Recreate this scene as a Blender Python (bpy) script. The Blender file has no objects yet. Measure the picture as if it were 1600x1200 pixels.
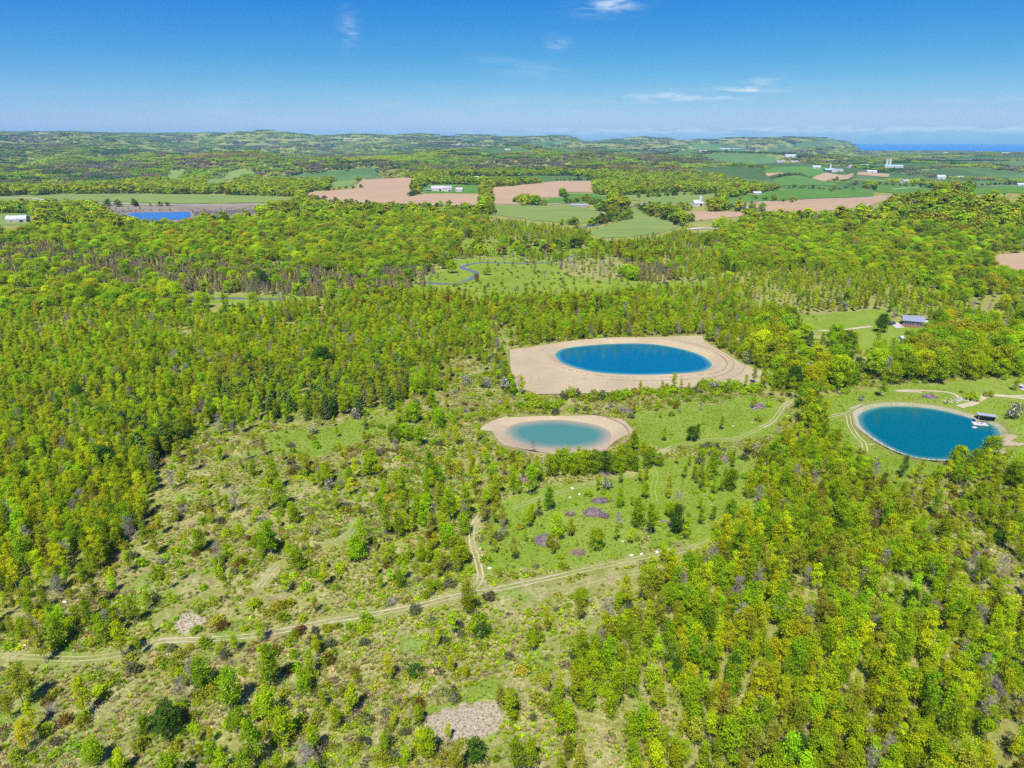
import bpy, bmesh, math, random
import numpy as np
from mathutils import Vector, Matrix, geometry
R = math.radians
random.seed(7)
rng = np.random.default_rng(7)
scene = bpy.context.scene
col = scene.collection

# ------------------------------------------------------------------ camera
PITCH = math.atan((600-218.5)/1067); CAMZ = 100.0; F = 1067.0
cam_d = bpy.data.cameras.new('camera'); cam = bpy.data.objects.new('camera', cam_d); col.objects.link(cam)
cam.location = (0, 0, CAMZ); cam.rotation_euler = (math.pi/2 - PITCH, 0, 0)
cam_d.sensor_width = 36; cam_d.lens = 36*F/1600; cam_d.clip_start = 1; cam_d.clip_end = 120000
scene.camera = cam

# ------------------------------------------------------------------ world, sun, exposure
SUN_EL = R(58); SUN_AZ = R(14)          # the light travels to +Y and a little to +X
SKY_STRENGTH = 0.127; SUN_STRENGTH = 4.4; EXPOSURE = 0.70
scene.view_settings.view_transform = 'Standard'; scene.view_settings.look = 'None'
scene.view_settings.exposure = EXPOSURE; scene.view_settings.gamma = 1.0
scene.view_settings.use_curve_mapping = False
scene.render.engine = 'CYCLES'
try:
    scene.cycles.use_denoising = False
    scene.cycles.max_bounces = 8; scene.cycles.diffuse_bounces = 5; scene.cycles.glossy_bounces = 2
    scene.cycles.transmission_bounces = 4; scene.cycles.transparent_max_bounces = 8; scene.cycles.volume_bounces = 0
    scene.cycles.sample_clamp_indirect = 4; scene.cycles.sample_clamp_direct = 6
except Exception:
    pass
w = bpy.data.worlds.new('World'); scene.world = w; w.use_nodes = True
nt = w.node_tree; nt.nodes.clear()
def N(nt, typ, **kw):
    n = nt.nodes.new(typ)
    for k, v in kw.items(): setattr(n, k, v)
    return n
def math_node(nt, op, a, b=None, c=None, clamp=False):
    n = nt.nodes.new('ShaderNodeMath'); n.operation = op; n.use_clamp = clamp
    for i, v in enumerate((a, b, c)):
        if v is None: continue
        if hasattr(v, 'is_linked') or isinstance(v, bpy.types.NodeSocket): nt.links.new(v, n.inputs[i])
        else: n.inputs[i].default_value = v
    return n.outputs[0]
def mix_rgb(nt, fac, a, b, mode='MIX'):
    n = nt.nodes.new('ShaderNodeMix'); n.data_type = 'RGBA'; n.blend_type = mode
    ins = [n.inputs[0], n.inputs[6], n.inputs[7]]
    for s, v in zip(ins, (fac, a, b)):
        if isinstance(v, bpy.types.NodeSocket): nt.links.new(v, s)
        elif isinstance(v, (int, float)): s.default_value = v
        else: s.default_value = (*v[:3], 1)
    return n.outputs[2]
def ramp(nt, fac, stops):
    n = nt.nodes.new('ShaderNodeValToRGB'); nt.links.new(fac, n.inputs[0])
    e = n.color_ramp.elements
    while len(e) > 1: e.remove(e[-1])
    e[0].position = stops[0][0]; c = stops[0][1]; e[0].color = (c, c, c, 1) if isinstance(c, (int, float)) else (*c, 1)
    for p, c in stops[1:]:
        x = e.new(p); x.color = (c, c, c, 1) if isinstance(c, (int, float)) else (*c, 1)
    return n.outputs[0]
sky = N(nt, 'ShaderNodeTexSky', sky_type='NISHITA', sun_disc=False)
sky.sun_elevation = SUN_EL; sky.sun_rotation = math.pi + SUN_AZ
sky.altitude = 300; sky.air_density = 1.0; sky.dust_density = 0.35; sky.ozone_density = 2.5
hs = N(nt, 'ShaderNodeHueSaturation'); hs.inputs['Saturation'].default_value = 1.25; hs.inputs['Value'].default_value = 1.0
nt.links.new(mix_rgb(nt, 1.0, sky.outputs[0], (.62, .70, .92), 'MULTIPLY'), hs.inputs['Color'])
tc = N(nt, 'ShaderNodeTexCoord'); sep = N(nt, 'ShaderNodeSeparateXYZ'); nt.links.new(tc.outputs['Generated'], sep.inputs[0])
az = math_node(nt, 'ARCTAN2', sep.outputs[0], sep.outputs[1]); el = math_node(nt, 'ARCSINE', sep.outputs[2])
def azel(px, py):
    x = (px-800)/F; y = (600-py)/F
    d = Vector((x, math.cos(PITCH)+y*math.sin(PITCH), -math.sin(PITCH)+y*math.cos(PITCH))).normalized()
    return math.atan2(d.x, d.y), math.asin(d.z)
def streaks(sx, sy, detail, seed):
    cmb = N(nt, 'ShaderNodeCombineXYZ')
    nt.links.new(math_node(nt, 'MULTIPLY', az, sx), cmb.inputs[0]); nt.links.new(math_node(nt, 'MULTIPLY', el, sy), cmb.inputs[1])
    cmb.inputs[2].default_value = seed
    n = N(nt, 'ShaderNodeTexNoise'); n.inputs['Scale'].default_value = 1.0; n.inputs['Detail'].default_value = detail
    n.inputs['Distortion'].default_value = 0.5
    nt.links.new(cmb.outputs[0], n.inputs['Vector']); return n.outputs['Fac']
wisp = ramp(nt, streaks(9, 42, 7, 1.7), [(0.42, 0.0), (0.75, 1.0)])
fine = ramp(nt, streaks(26, 130, 6, 9.1), [(0.40, 0.0), (0.72, 1.0)])
cum = ramp(nt, streaks(34, 190, 4, 4.4), [(0.42, 0.0), (0.60, 1.0)])
total = None
def blob(px, py, wx, wy, amt, tex, tilt=0.0):
    global total
    a0, e0 = azel(px, py)
    da = math_node(nt, 'SUBTRACT', az, a0); de = math_node(nt, 'SUBTRACT', el, e0)
    de = math_node(nt, 'SUBTRACT', de, math_node(nt, 'MULTIPLY', da, tilt))
    q = math_node(nt, 'ADD', math_node(nt, 'POWER', math_node(nt, 'ABSOLUTE', math_node(nt, 'DIVIDE', da, wx/F)), 2.0),
                  math_node(nt, 'POWER', math_node(nt, 'ABSOLUTE', math_node(nt, 'DIVIDE', de, wy/F)), 2.0))
    g = math_node(nt, 'MULTIPLY', math_node(nt, 'EXPONENT', math_node(nt, 'MULTIPLY', q, -1.0)), amt)
    g = math_node(nt, 'MULTIPLY', g, tex)
    total = g if total is None else math_node(nt, 'ADD', total, g)
blob(1085, 148, 95, 6, 1.1, fine, 0.05)
blob(1165, 140, 30, 8, 0.9, fine, 0.3)
blob(955, 6, 38, 11, 0.75, fine, 0.1)
blob(545, 46, 12, 20, 0.35, fine)
blob(870, 68, 18, 9, 0.3, fine)
blob(800, 104, 80, 9, 0.28, wisp, -0.1)
blob(1480, 157, 130, 3, 0.35, wisp)
blob(560, 165, 500, 26, 0.16, wisp)
blob(1350, 207, 480, 6, 1.9, cum)
blob(1450, 212, 420, 5, 0.7, wisp)
blob(1570, 203, 90, 3, 0.5, fine)
clouds = math_node(nt, 'MINIMUM', total, 0.85)
sc_ = N(nt, 'ShaderNodeSeparateColor'); nt.links.new(hs.outputs[0], sc_.inputs[0])
rr_ = math_node(nt, 'MULTIPLY', math_node(nt, 'POWER', sc_.outputs[0], 1.7), .225)
gg_ = math_node(nt, 'MULTIPLY', math_node(nt, 'POWER', sc_.outputs[1], 1.2), .43)
bb_ = math_node(nt, 'MINIMUM', sc_.outputs[2], math_node(nt, 'ADD', math_node(nt, 'MULTIPLY', gg_, .33), 3.1))
cc_ = N(nt, 'ShaderNodeCombineColor')
for i_, v_ in enumerate((rr_, gg_, bb_)): nt.links.new(v_, cc_.inputs[i_])
skyc = mix_rgb(nt, clouds, cc_.outputs[0], (4.1, 4.5, 4.95))
bg = N(nt, 'ShaderNodeBackground'); bg.inputs['Strength'].default_value = SKY_STRENGTH
nt.links.new(skyc, bg.inputs['Color'])
wo = N(nt, 'ShaderNodeOutputWorld'); nt.links.new(bg.outputs[0], wo.inputs[0])
sun_d = bpy.data.lights.new('sun', 'SUN'); sun = bpy.data.objects.new('sun', sun_d); col.objects.link(sun)
sun_d.energy = SUN_STRENGTH; sun_d.angle = R(0.53); sun_d.color = (1.0, 0.955, 0.88)
ldir = Vector((math.sin(SUN_AZ)*math.cos(SUN_EL), math.cos(SUN_AZ)*math.cos(SUN_EL), -math.sin(SUN_EL)))
sun.rotation_euler = ldir.to_track_quat('-Z', 'Y').to_euler(); sun.location = (0, -50, 200)

# ------------------------------------------------------------------ numeric helpers
def hash2(ix, iy, seed=0):
    h = (ix.astype(np.int64)*374761393 + iy.astype(np.int64)*668265263 + seed*1442695041) & 0xffffffff
    h = ((h ^ (h >> 13))*1274126177) & 0xffffffff
    h = ((h ^ (h >> 16))*2246822519) & 0xffffffff
    return ((h ^ (h >> 15)) & 0xffffff)/float(0xffffff)
def vnoise(x, y, s, seed=0):
    x = np.asarray(x, float)/s; y = np.asarray(y, float)/s
    ix = np.floor(x); iy = np.floor(y); fx = x-ix; fy = y-iy
    fx = fx*fx*fx*(fx*(fx*6-15)+10); fy = fy*fy*fy*(fy*(fy*6-15)+10)
    a = hash2(ix, iy, seed); b = hash2(ix+1, iy, seed); c = hash2(ix, iy+1, seed); d = hash2(ix+1, iy+1, seed)
    return (a*(1-fx)+b*fx)*(1-fy)+(c*(1-fx)+d*fx)*fy
def fbm(x, y, s, seed=0, o=3):
    v = 0; a = 1; t = 0
    for i in range(o):
        v = v+a*vnoise(x, y, s/2**i, seed+i*17); t += a; a *= .5
    return v/t
def sstep(a, b, x):
    t = np.clip((np.asarray(x, float)-a)/(b-a), 0, 1); return t*t*(3-2*t)
CP, SP = math.cos(PITCH), math.sin(PITCH)
def project(X, Y, Z):
    dep = Y*CP-(Z-CAMZ)*SP; v = Y*SP+(Z-CAMZ)*CP
    dd = np.where(dep > 1, dep, 1)
    return np.where(dep > 1, 800+F*X/dd, -9999), np.where(dep > 1, 600-F*v/dd, 9999), dep
def in_poly(px, py, poly):
    px = np.asarray(px, float); py = np.asarray(py, float); P = np.asarray(poly, float)
    out = np.zeros(px.shape, bool)
    m = (px >= P[:, 0].min()) & (px <= P[:, 0].max()) & (py >= P[:, 1].min()) & (py <= P[:, 1].max())
    if not m.any(): return out
    x = px[m]; y = py[m]; ins = np.zeros(x.shape, bool)
    for (x1, y1), (x2, y2) in zip(P, np.roll(P, -1, 0)):
        if y1 == y2: continue
        c = ((y1 > y) != (y2 > y)) & (x < (x2-x1)*(y-y1)/(y2-y1)+x1)
        ins ^= c
    out[m] = ins; return out
def seg_dist(x, y, poly, closed=True):
    P = np.asarray(poly, float); Q = np.roll(P, -1, 0) if closed else P[1:]
    d = np.full(np.shape(x), 1e9)
    for (x1, y1), (x2, y2) in zip(P, Q):
        dx, dy = x2-x1, y2-y1; L = dx*dx+dy*dy+1e-9
        t = np.clip(((x-x1)*dx+(y-y1)*dy)/L, 0, 1)
        d = np.minimum(d, np.hypot(x-x1-t*dx, y-y1-t*dy))
    return d
def smooth_poly(P, n=4, closed=True):
    P = np.asarray(P, float); out = []; m = len(P)
    rngi = range(m) if closed else range(m-1)
    for i in rngi:
        p0 = P[(i-1) % m] if closed or i > 0 else P[i]; p1 = P[i]; p2 = P[(i+1) % m]
        p3 = P[(i+2) % m] if closed or i+2 < m else P[(i+1) % m]
        for k in range(n):
            t = k/n
            out.append(0.5*((2*p1)+(-p0+p2)*t+(2*p0-5*p1+4*p2-p3)*t*t+(-p0+3*p1-3*p2+p3)*t**3))
    if not closed: out.append(P[-1])
    return np.array(out)
def flat_at(px, py, z=0.0):
    px = np.asarray(px, float); py = np.asarray(py, float)
    dx = (px-800)/F; q = (600-py)/F
    dy = CP+q*SP; dz = -SP+q*CP; t = (z-CAMZ)/dz
    return np.stack([dx*t, dy*t], -1)

# ------------------------------------------------------------------ ponds (outlines as they lie on the level ground)
def flatpoly(P, z, n=4):
    P = smooth_poly(P, n); return flat_at(P[:, 0], P[:, 1], z)
W1, W2, W3 = -0.9, -0.7, -0.8
POND1 = flatpoly([(868,553),(880,545),(915,540),(960,537),(1010,537),(1050,542),(1088,552),(1108,563),(1112,572),(1097,580),(1060,584),(1000,586),(940,583),(903,576),(880,568),(870,560)], W1)
POND2 = flatpoly([(789,673),(800,664),(830,658),(870,656),(910,660),(940,667),(955,678),(950,690),(930,698),(900,703),(850,702),(815,695),(795,684)], W2)
POND3 = flatpoly([(1341,652),(1350,643),(1375,636),(1420,635),(1470,641),(1520,654),(1550,664),(1563,679),(1559,695),(1548,706),(1520,713),(1480,719),(1430,715),(1390,700),(1360,681),(1345,667)], W3)
SAND1 = flat_at(*np.array([(797,546),(830,542),(880,534),(960,528),(1040,526),(1085,524),(1097,525),(1101,533),(1135,553),(1160,569),(1185,578),(1215,583),(1210,592),(1190,602),(1150,602),(1100,607),(1050,604),(1000,611),(900,615),(830,616),(809,611),(802,590),(797,570)]).T)
SAND2 = flat_at(*smooth_poly([(750,671),(766,660),(790,655),(830,651),(880,650),(930,652),(970,655),(985,668),(994,678),(975,684),(958,692),(942,707),(880,713),(830,707),(790,698),(775,687),(768,677)], 3).T)
def inflate(poly, d):
    P = np.asarray(poly); n = len(P); c = P.mean(0); out = []
    area = 0.5*np.sum(P[:, 0]*np.roll(P[:, 1], -1)-np.roll(P[:, 0], -1)*P[:, 1]); s = 1 if area > 0 else -1
    for i in range(n):
        t = P[(i+1) % n]-P[i-1]; t = t/(np.linalg.norm(t)+1e-9)
        out.append(P[i]+s*d*np.array([t[1], -t[0]]))
    return np.array(out)
SHORE3 = inflate(POND3, 2.2)
PONDS = [(POND1, W1, .95, SAND1), (POND2, W2, .8, SAND2), (POND3, W3, .1, SHORE3)]

# ------------------------------------------------------------------ the lie of the land
_AX = np.array([-1500, 0, 380, 480, 600, 640, 885, 912, 1060, 1130, 1262, 1300, 1322, 1345, 1500, 3000], float)
_AZT = np.array([azel(p, 222)[0] for p in _AX])
_YH = np.array([203, 205, 207, 210, 212, 209, 209.5, 217.5, 218.5, 217, 216, 220, 223, 0, 0, 0], float)
_Y0 = 600-F*math.tan(PITCH)
_A = np.where(_YH > 0, 100-32+( _Y0-_YH)/1201*10000, -95.0)
def H(x, y, ponds=True, under=False):
    x = np.asarray(x, float); y = np.asarray(y, float)
    r = np.hypot(x, y)+1e-6; a = np.arctan2(x, y)
    z = (fbm(x, y, 60, 3, 2)-.5)*1.6*sstep(20, 200, r)
    for P, wl, berm, bank in PONDS:
        c = P.mean(0); z = z*(1-np.exp(-((x-c[0])**2+(y-c[1])**2)/(75.0**2)))
    roll = sstep(1350, 3000, r)
    A = np.interp(a, _AZT, _A)
    low = np.clip(-A/95, 0, 1)
    z = z+(fbm(x, y, 560, 11, 2)-.47)*(165-115*low)*roll+(fbm(x, y, 1900, 23, 2)-.45)*(150-115*low)*roll
    z = z+33*np.exp(-(((x-690)/225)**2+((y-930)/200)**2))+9*np.exp(-(((x-900)/300)**2+((y-850)/250)**2))
    z = z+9*np.exp(-(((x+190)/260)**2+((y-960)/140)**2))+6*np.exp(-(((x+600)/240)**2+((y-800)/160)**2))
    z = z-7*np.exp(-(((x+420)/330)**2+((y-1120)/120)**2))
    S = np.where(A > 0, sstep(5200, 10000, r), sstep(3500, 14500, r))
    fl = sstep(8800, 10000, r)*(A > 0)
    z = z*(1-fl*.93)+A*S
    z = np.where((r > 10500) & (A > 0), z-(r-10500)*.02, z)
    if ponds:
        for P, wl, berm, bank in PONDS:
            c = P.mean(0); m = (np.abs(x-c[0]) < 90) & (np.abs(y-c[1]) < 90)
            if not m.any(): continue
            xx = x[m]; yy = y[m]
            sd = seg_dist(xx, yy, P)*np.where(in_poly(xx, yy, P), -1, 1)
            k = wl+np.clip(sd*.34, -2.2, 99)
            b = z[m]+berm*np.exp(-((sd-5.2)/1.6)**2)
            zz = np.minimum(b, k)
            if under:
                ib = in_poly(xx, yy, bank); db = seg_dist(xx, yy, bank)
                zz = zz-np.where(ib, np.clip(db*.35, 0, .7), 0)
            z[m] = zz
    return z
def H1(x, y): return float(H(np.array([x]), np.array([y]))[0])
def G(px, py):
    """the place on the ground that the photograph shows at a pixel"""
    dx = (px-800)/F; q = (600-py)/F; d = np.array([dx, CP+q*SP, -SP+q*CP])
    t = np.geomspace(60, 30000, 900); p = d[None]*t[:, None]
    g = H(p[:, 0], p[:, 1], False)-(p[:, 2]+CAMZ)
    i = int(np.argmax(g > 0)) if (g > 0).any() else 700
    a, b = t[max(i-1, 0)], t[i]
    for _ in range(18):
        m = (a+b)/2
        if H(np.array([d[0]*m]), np.array([d[1]*m]), False)[0] > d[2]*m+CAMZ: b = m
        else: a = m
    return np.array([d[0]*b, d[1]*b])
def GP(P): return np.array([G(*p) for p in P])

# ------------------------------------------------------------------ materials
def new_mat(name):
    m = bpy.data.materials.new(name); m.use_nodes = True; nt = m.node_tree; nt.nodes.clear()
    out = N(nt, 'ShaderNodeOutputMaterial'); return m, nt, out
def tex(nt, scale, detail=4, rough=.55, coord='Object', vec=None, dist=0):
    n = N(nt, 'ShaderNodeTexNoise'); n.inputs['Scale'].default_value = scale; n.inputs['Detail'].default_value = detail
    n.inputs['Roughness'].default_value = rough; n.inputs['Distortion'].default_value = dist
    if vec is None:
        g = N(nt, 'ShaderNodeNewGeometry' if coord == 'World' else 'ShaderNodeTexCoord')
        vec = g.outputs['Position' if coord == 'World' else 'Object']
    nt.links.new(vec, n.inputs['Vector']); return n.outputs['Fac']
def simple(name, c1, c2=None, scale=2.0, rough=.8, bump=.0, metallic=0, spec=.3, detail=4, coord='Object'):
    m, nt, out = new_mat(name); b = N(nt, 'ShaderNodeBsdfPrincipled')
    c2 = c2 or tuple(v*.7 for v in c1)
    f = tex(nt, scale, detail, coord=coord)
    cc = mix_rgb(nt, ramp(nt, f, [(.3, 0), (.7, 1)]), c1, c2)
    nt.links.new(cc, b.inputs['Base Color']); b.inputs['Roughness'].default_value = rough
    b.inputs['Metallic'].default_value = metallic; b.inputs['Specular IOR Level'].default_value = spec
    if bump:
        bp = N(nt, 'ShaderNodeBump'); bp.inputs['Strength'].default_value = bump; bp.inputs['Distance'].default_value = .2
        nt.links.new(tex(nt, scale*3, detail, coord=coord), bp.inputs['Height']); nt.links.new(bp.outputs[0], b.inputs['Normal'])
    nt.links.new(b.outputs[0], out.inputs[0]); return m
def leaf_mat(name, trans=.52, default=(.08, .12, .015)):
    """leaf colour comes from each tree's own 'tint'; each leaf varies a little around it"""
    m, nt, out = new_mat(name)
    at = N(nt, 'ShaderNodeAttribute', attribute_type='INSTANCER', attribute_name='tint')
    lv = N(nt, 'ShaderNodeAttribute', attribute_type='GEOMETRY', attribute_name='leafvar')
    s = N(nt, 'ShaderNodeSeparateColor'); nt.links.new(lv.outputs['Color'], s.inputs[0])
    vk = .45 if name == 'far_leaf' else .75
    val = math_node(nt, 'ADD', math_node(nt, 'MULTIPLY', s.outputs[0], vk), 1-vk*.5)
    c = mix_rgb(nt, 1.0, at.outputs['Color'], val, 'MULTIPLY')
    h = N(nt, 'ShaderNodeHueSaturation'); nt.links.new(c, h.inputs['Color'])
    nt.links.new(math_node(nt, 'ADD', math_node(nt, 'MULTIPLY', s.outputs[1], .026), .489), h.inputs['Hue'])
    d = N(nt, 'ShaderNodeBsdfDiffuse'); t = N(nt, 'ShaderNodeBsdfTranslucent'); mx = N(nt, 'ShaderNodeMixShader')
    nt.links.new(h.outputs[0], d.inputs[0])
    warm = mix_rgb(nt, 1.0, h.outputs[0], (1.22, 1.2, .3), 'MULTIPLY'); nt.links.new(warm, t.inputs[0])
    mx.inputs[0].default_value = trans; nt.links.new(d.outputs[0], mx.inputs[1]); nt.links.new(t.outputs[0], mx.inputs[2])
    nt.links.new(mx.outputs[0], out.inputs[0]); return m
M = {}
M['leaf'] = leaf_mat('leaf'); M['needle'] = leaf_mat('needle', .15)
M['far_leaf'] = leaf_mat('far_leaf', .35)
M['bark'] = simple('bark', (.30, .27, .24), (.19, .165, .14), 6, .9)
M['twig'] = simple('grey_twig', (.34, .29, .27), (.22, .18, .17), 5, .9)
M['petal'] = simple('white_petal', (.55, .54, .52), (.42, .42, .39), 3, .8)
M['brush'] = simple('cut_brush', (.26, .19, .20), (.15, .11, .11), 3, .95)
M['stone'] = simple('limestone', (.47, .43, .35), (.32, .29, .23), 3, .9, .4)
M['log'] = simple('pale_log', (.55, .48, .38), (.36, .30, .22), 4, .9)
def sand_mat(name, c1, c2, c3, sc=1.0):
    m, nt, out = new_mat(name); b = N(nt, 'ShaderNodeBsdfPrincipled')
    a = ramp(nt, tex(nt, .05*sc, 6, .6), [(.35, 0), (.65, 1)]); f = ramp(nt, tex(nt, .7*sc, 8, .7), [(.42, 0), (.62, 1)])
    g = ramp(nt, tex(nt, 2.6, 4, .6), [(.60, 0), (.72, 1)])
    c = mix_rgb(nt, a, c1, c2); c = mix_rgb(nt, math_node(nt, 'MULTIPLY', f, .35), c, c3)
    c = mix_rgb(nt, math_node(nt, 'MULTIPLY', g, .35), c, tuple(v*.55 for v in c3))
    mp = N(nt, 'ShaderNodeMapping'); tcx = N(nt, 'ShaderNodeTexCoord'); nt.links.new(tcx.outputs['Object'], mp.inputs[0])
    mp.inputs['Rotation'].default_value = (0, 0, .3); mp.inputs['Scale'].default_value = (.03, .4, 1) if sc < 1 else (.12, .7, 1)
    stk = ramp(nt, tex(nt, 1.0, 6, .65, vec=mp.outputs[0]), [(.40, 0), (.68, 1)]); c = mix_rgb(nt, math_node(nt, 'MULTIPLY', stk, .4), c, c3)
    nt.links.new(c, b.inputs['Base Color']); b.inputs['Roughness'].default_value = .95; b.inputs['Specular IOR Level'].default_value = .1
    bp = N(nt, 'ShaderNodeBump'); bp.inputs['Strength'].default_value = .6; bp.inputs['Distance'].default_value = .25
    nt.links.new(tex(nt, 1.2, 8, .7), bp.inputs['Height']); nt.links.new(bp.outputs[0], b.inputs['Normal'])
    nt.links.new(b.outputs[0], out.inputs[0]); return m
M['sand'] = sand_mat('sandy_spoil', (.45, .365, .225), (.375, .30, .18), (.30, .24, .14))
M['sand_track'] = sand_mat('dirt_track', (.52, .45, .31), (.44, .37, .24), (.30, .28, .14))
M['faint_track'] = sand_mat('worn_grass_track', (.38, .38, .17), (.30, .32, .12), (.20, .25, .06))
M['clay'] = sand_mat('ploughed_soil', (.42, .295, .175), (.375, .26, .15), (.32, .22, .125), .25)
M['gravel'] = sand_mat('pale_gravel', (.52, .47, .42), (.45, .41, .36), (.36, .32, .27))
def crop_mat(name, c1, c2, stripe=False):
    m, nt, out = new_mat(name); b = N(nt, 'ShaderNodeBsdfDiffuse')
    a = ramp(nt, tex(nt, .012, 5, .6, 'World'), [(.35, 0), (.68, 1)]); c = mix_rgb(nt, a, c1, c2)
    f = tex(nt, .2, 6, .7, 'World'); c = mix_rgb(nt, math_node(nt, 'MULTIPLY', f, .5), c, tuple(v*.7 for v in c1))
    mp = N(nt, 'ShaderNodeMapping'); gm = N(nt, 'ShaderNodeNewGeometry'); nt.links.new(gm.outputs['Position'], mp.inputs[0])
    mp.inputs['Rotation'].default_value = (0, 0, -.25); mp.inputs['Scale'].default_value = (.012, .12, 1)
    stk = ramp(nt, tex(nt, 1.0, 6, .65, vec=mp.outputs[0]), [(.42, 0), (.66, 1)]); c = mix_rgb(nt, math_node(nt, 'MULTIPLY', stk, .45), c, tuple(v*1.25 for v in c2))
    nt.links.new(c, b.inputs[0]); nt.links.new(b.outputs[0], out.inputs[0]); return m
M['crop_green'] = crop_mat('green_crop', (.15, .23, .055), (.20, .25, .07))
M['crop_lush'] = crop_mat('lush_crop', (.075, .18, .032), (.11, .21, .04))
M['hay'] = crop_mat('hay_meadow', (.12, .15, .05), (.16, .17, .075))

def ground_mat():
    m, nt, out = new_mat('ground_cover'); b = N(nt, 'ShaderNodeBsdfDiffuse')
    at = N(nt, 'ShaderNodeAttribute', attribute_name='cover'); k = N(nt, 'ShaderNodeAttribute', attribute_name='kindmix')
    sk = N(nt, 'ShaderNodeSeparateColor'); nt.links.new(k.outputs['Color'], sk.inputs[0])   # r scrub, g grass, b far
    big = ramp(nt, tex(nt, .035, 5, .6, 'World'), [(.38, 0), (.64, 1)])
    mid = ramp(nt, tex(nt, .16, 7, .68, 'World', dist=.4), [(.44, 0), (.60, 1)])
    fine = ramp(nt, tex(nt, 1.1, 8, .72, 'World'), [(.38, 0), (.66, 1)])
    fin2 = ramp(nt, tex(nt, 3.2, 5, .7, 'World'), [(.35, 0), (.7, 1)])
    c = at.outputs['Color']
    scr = sk.outputs[0]
    # straw-coloured dead grass in patches and tussocks
    dry = math_node(nt, 'MULTIPLY', math_node(nt, 'MULTIPLY', scr, mid), math_node(nt, 'ADD', math_node(nt, 'MULTIPLY', fine, .7), .35))
    c = mix_rgb(nt, math_node(nt, 'MULTIPLY', dry, .8), c, (.44, .38, .19))
    red = ramp(nt, tex(nt, .11, 6, .65, 'World', dist=.8), [(.56, 0), (.66, 1)])
    c = mix_rgb(nt, math_node(nt, 'MULTIPLY', math_node(nt, 'MULTIPLY', red, scr), .62), c, (.26, .17, .12))
    grn = ramp(nt, tex(nt, .07, 5, .6, 'World'), [(.54, 0), (.66, 1)])
    c = mix_rgb(nt, math_node(nt, 'MULTIPLY', math_node(nt, 'MULTIPLY', grn, scr), .7), c, (.14, .27, .022))
    c = mix_rgb(nt, math_node(nt, 'MULTIPLY', math_node(nt, 'MULTIPLY', sk.outputs[1], math_node(nt, 'ADD', math_node(nt, 'MULTIPLY', big, .5), math_node(nt, 'MULTIPLY', mid, .5))), .6), c, (.27, .32, .07))
    v = math_node(nt, 'ADD', math_node(nt, 'MULTIPLY', fine, .42), math_node(nt, 'MULTIPLY', fin2, .42))
    v = math_node(nt, 'ADD', v, .58)
    c = mix_rgb(nt, 1.0, c, v, 'MULTIPLY')
    nt.links.new(c, b.inputs[0])
    bp = N(nt, 'ShaderNodeBump'); bp.inputs['Strength'].default_value = .9; bp.inputs['Distance'].default_value = .35
    nt.links.new(tex(nt, 1.4, 8, .7, 'World'), bp.inputs['Height']); nt.links.new(bp.outputs[0], b.inputs['Normal'])
    nt.links.new(b.outputs[0], out.inputs[0]); return m
M['ground'] = ground_mat()
def water_mat(name, deep, shallow, ripple=.14, rough=.13, spec=.5):
    m, nt, out = new_mat(name); b = N(nt, 'ShaderNodeBsdfPrincipled')
    at = N(nt, 'ShaderNodeAttribute', attribute_name='depth')
    f = math_node(nt, 'ADD', at.outputs['Fac'], math_node(nt, 'MULTIPLY', math_node(nt, 'SUBTRACT', tex(nt, .08, 4, .6), .5), .25), clamp=True)
    c = ramp(nt, f, [(0.0, shallow), (.35, tuple(.4*a+.6*d for a, d in zip(shallow, deep))), (.75, deep)])
    nt.links.new(c, b.inputs['Base Color']); b.inputs['Roughness'].default_value = rough; b.inputs['IOR'].default_value = 1.33
    b.inputs['Specular IOR Level'].default_value = spec
    bp = N(nt, 'ShaderNodeBump'); bp.inputs['Strength'].default_value = ripple; bp.inputs['Distance'].default_value = .1
    nt.links.new(tex(nt, 1.6, 3, .6), bp.inputs['Height']); nt.links.new(bp.outputs[0], b.inputs['Normal'])
    nt.links.new(b.outputs[0], out.inputs[0]); return m
M['water1'] = water_mat('deep_pond_water', (.0, .112, .178), (.10, .27, .24))
M['water2'] = water_mat('shallow_pond_water', (.06, .185, .14), (.34, .27, .17))
M['water3'] = water_mat('teal_pond_water', (.0, .105, .118), (.12, .24, .20))
M['river'] = water_mat('river_water', (.13, .14, .17), (.13, .14, .17), .1, .25, .3)
M['marshwater'] = water_mat('marsh_water', (.01, .11, .38), (.01, .11, .38), .1, .25)
M['lake'] = water_mat('lake_water', (.0, .13, .46), (.0, .13, .46), .0, .5, .05)

# ------------------------------------------------------------------ object helpers
def tag(o, label=None, cat=None, group=None, kind=None):
    for k, v in (('label', label), ('category', cat), ('group', group), ('kind', kind)):
        if v: o[k] = v
    return o
def link_mesh(name, verts, faces, mat=None, parent=None, smooth=False, attrs=None, loc=None):
    me = bpy.data.meshes.new(name); me.from_pydata([tuple(v) for v in verts], [], [tuple(int(i) for i in f) for f in faces]); me.update()
    mats = mat if isinstance(mat, (list, tuple)) else [mat]
    for mm in mats:
        if mm: me.materials.append(mm)
    if smooth: me.shade_smooth()
    for k, (typ, arr) in (attrs or {}).items():
        a = me.attributes.new(k, typ, 'POINT'); a.data.foreach_set('color' if typ == 'FLOAT_COLOR' else 'value', np.asarray(arr, np.float32).ravel())
    o = bpy.data.objects.new(name, me); col.objects.link(o)
    if parent: o.parent = parent
    if loc is not None: o.location = loc
    return o
def empty(name, loc=(0, 0, 0), rz=0):
    o = bpy.data.objects.new(name, None); col.objects.link(o); o.location = loc; o.rotation_euler = (0, 0, rz); o.empty_display_size = .5
    return o
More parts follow.
